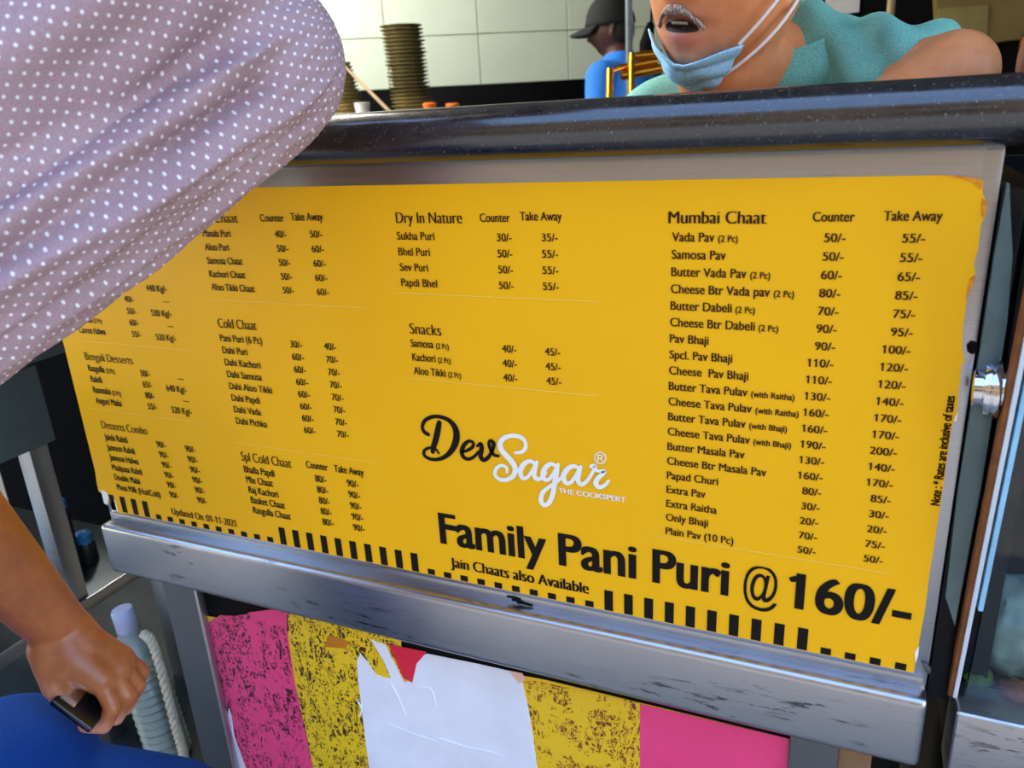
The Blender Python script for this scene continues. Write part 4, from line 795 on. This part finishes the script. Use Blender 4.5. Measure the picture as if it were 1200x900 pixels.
for px, D, lab in ((503, 4.3, 'orange lidded tub at the foot of the tall plate stack'), (530, 4.3, 'orange lidded tub standing apart on the black counter')):
    x, y = onc(px, D); t_ = thing('sauce_tub', lab, 'tub', (x, y, 1.381), 0, 'orange tubs'); hh = (.085, .075)[px > 510]
    MB().lathe([(0, 0), (.03, 0), (.036, hh-.012), (0, hh-.012)], (0, 0, 0), 20).build('body', 'orange', t_).matrix_parent_inverse.identity()
    MB().lathe([(0, hh), (.03, hh), (.038, hh-.006), (.038, hh-.014), (0, hh-.014)], (0, 0, 0), 20).build('lid', 'orange', t_).matrix_parent_inverse.identity()
# brass pan rack between the server and the cook
br = thing('brass_rack', 'shiny brass tube rack beside the server\'s face', 'rack', tuple(PD(738, 120, 2.5)))
M['brass'] = plain('polished_brass', 'e0a032', .22, 1, .1)
Q = lambda x, y, d_=2.5: PD(x, y, d_)
for pts, r_ in (([(715, 81), (714.5, 96), (713, 190)], 3.2), ([(741, 63), (740.5, 74), (739, 180)], 2.8)): MB().tube([Q(*p) for p in pts], rad(r_*1.35, 2.5), 14).build('upright', 'brass', br)
for pts, r_ in (([(744, 66), (775, 63)], 3.6), ([(722, 80), (770, 72)], 2.8), ([(728, 89), (775, 80)], 4.0)): MB().tube([Q(*p, 2.52) for p in pts], rad(r_*1.35, 2.5), 14).build('crossbar', 'brass', br)
for (x0, y0, x1, y1) in ((717, 84, 744, 74), (739, 68, 748, 66)): MB().tube([Q(x0, y0), Q(x1, y1, 2.52)], rad(1.6, 2.5), 10).build('brace', 'brass', br)
mb = MB(); bz = Q(739, 180); MB().box((bz[0]-.12, bz[1]-.10, 0), (bz[0]+.16, bz[1]+.14, bz[2]+.02)).build('stand', 'blackmatt', br, bevel=.004)
# the cook in the far kitchen
D_ = 3.55; Ck = lambda x, y, d=0.: PD(x, y, D_+d)
hk = Ck(716, 34); Rk = basis((-.92, -.25, -.12))
mb = MB(); head_mesh(mb, hk, Rk, 48); nk = Ck(727, 66, .02)
chain(mb, [hk+np.array([0, 0, -.05]), nk], [.055, .06]); ck_c = Ck(732, 110, .03); ck_w = Ck(735, 190, .05)
chain(mb, [nk+np.array([0, 0, -.05]), ck_c, ck_w], [.09, .12, .13])
sA = Ck(706, 92, -.05); sB = Ck(757, 92, .1)
for s0, e0, w0 in ((sA, Ck(700, 150, -.06), Ck(672, 185, -.10)), (sB, Ck(765, 150, .1), Ck(740, 185, .05))):
    chain(mb, [ck_c+np.array([0, 0, .05]), s0, e0, w0], [.08, .062, .046, .034]); h1 = w0+(w0-e0)*.3; chain(mb, [w0, h1], [.032, .026])
    for k in range(4): chain(mb, [h1+np.array([0, (k-1.5)*.018, 0]), h1+(w0-e0)*.25+np.array([0, (k-1.5)*.02, -.03])], [.0105, .009])
    chain(mb, [w0+(w0-e0)*.1, w0+(w0-e0)*.3+np.array([0, -.05, 0])], [.012, .010])
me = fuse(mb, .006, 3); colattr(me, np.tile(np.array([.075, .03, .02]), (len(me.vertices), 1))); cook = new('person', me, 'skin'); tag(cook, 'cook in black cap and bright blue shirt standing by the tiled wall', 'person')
mb = MB(); chain(mb, [nk+np.array([0, 0, -.06]), ck_c, ck_w], [.10, .145, .15])
for s0, e0 in ((sA, Ck(700, 150, -.06)), (sB, Ck(765, 150, .1))): chain(mb, [ck_c+np.array([0, 0, .06]), s0, s0*.4+e0*.6], [.09, .078, .066])
place(new('shirt', fuse(mb, .008, 5), plain('bright_blue_cotton', '1f6fd0', .85, 0, .15, 14)), cook)
capm = plain('black_cap_cloth', '0c0c0d', .85, 0, .2)
cp_ = surfpatch('cap', hk, Rk, (-math.pi, math.pi), lambda t: (.12+.06*math.cos(t), 1.57), .014, capm, cook, 48, 16, lambda t, v: .022*v*(1-.2*v), .004)
vs_ = []
for k in range(17):
    a = math.radians(-62+124*k/16); q0 = np.array([.105*math.cos(a), .088*math.sin(a), .030]); q1 = np.array([.105*math.cos(a)+.085*math.cos(a)**.8, .088*math.sin(a)*1.0, .008-.022*abs(math.sin(a))])
    for v in range(5): q_ = q0+(q1-q0)*v/4; vs_.append(hk+Rk @ q_)
o = MB().add(vs_, [(i*5+k, (i+1)*5+k, (i+1)*5+k+1, i*5+k+1) for i in range(16) for k in range(4)]).build('visor', capm, cp_); m = o.modifiers.new('thickness', 'SOLIDIFY'); m.thickness = .005
e = MB(); ellipsoid(e, hk+Rk @ np.array([-.035, 0, -.01]), (.072, .082, .085), Rk); place(new('hair', fuse(e, .008, 2), plain('cook_hair', '0d0a09', .8, 0, .3)), cook)
mb = MB(); hip = np.array([ck_w[0], ck_w[1], .92]); chain(mb, [ck_w, hip], [.14, .14])
for s2 in (-1, 1): chain(mb, [hip+np.array([s2*.07, 0, 0]), np.array([hip[0]+s2*.09, hip[1], .06])], [.095, .055])
place(new('trousers', fuse(mb, .012, 4), plain('black_trousers', '15161a', .85, 0, .2)), cook)
# dark cloth bag hanging on the wall side of the brass rack
bgp = PD(757, 46, 3.2); bag = thing('hanging_bag', 'dark cloth bag hanging behind the server\'s face', 'bag', tuple(bgp))
mb = MB(); chain(mb, [PD(762, 30, 3.2), PD(758, 52, 3.2), PD(757, 78, 3.2)], [rad(5, 3.2), rad(9, 3.2), rad(8, 3.2)]); place(new('pouch', fuse(mb, .006, 4), 'blackmatt'), bag)
MB().tube([PD(763, 28, 3.2), PD(768, -60, 3.2), np.array([*PD(768, -60, 3.2)[:2], 2.99])], .006, 8).build('strap', 'blackmatt', bag)
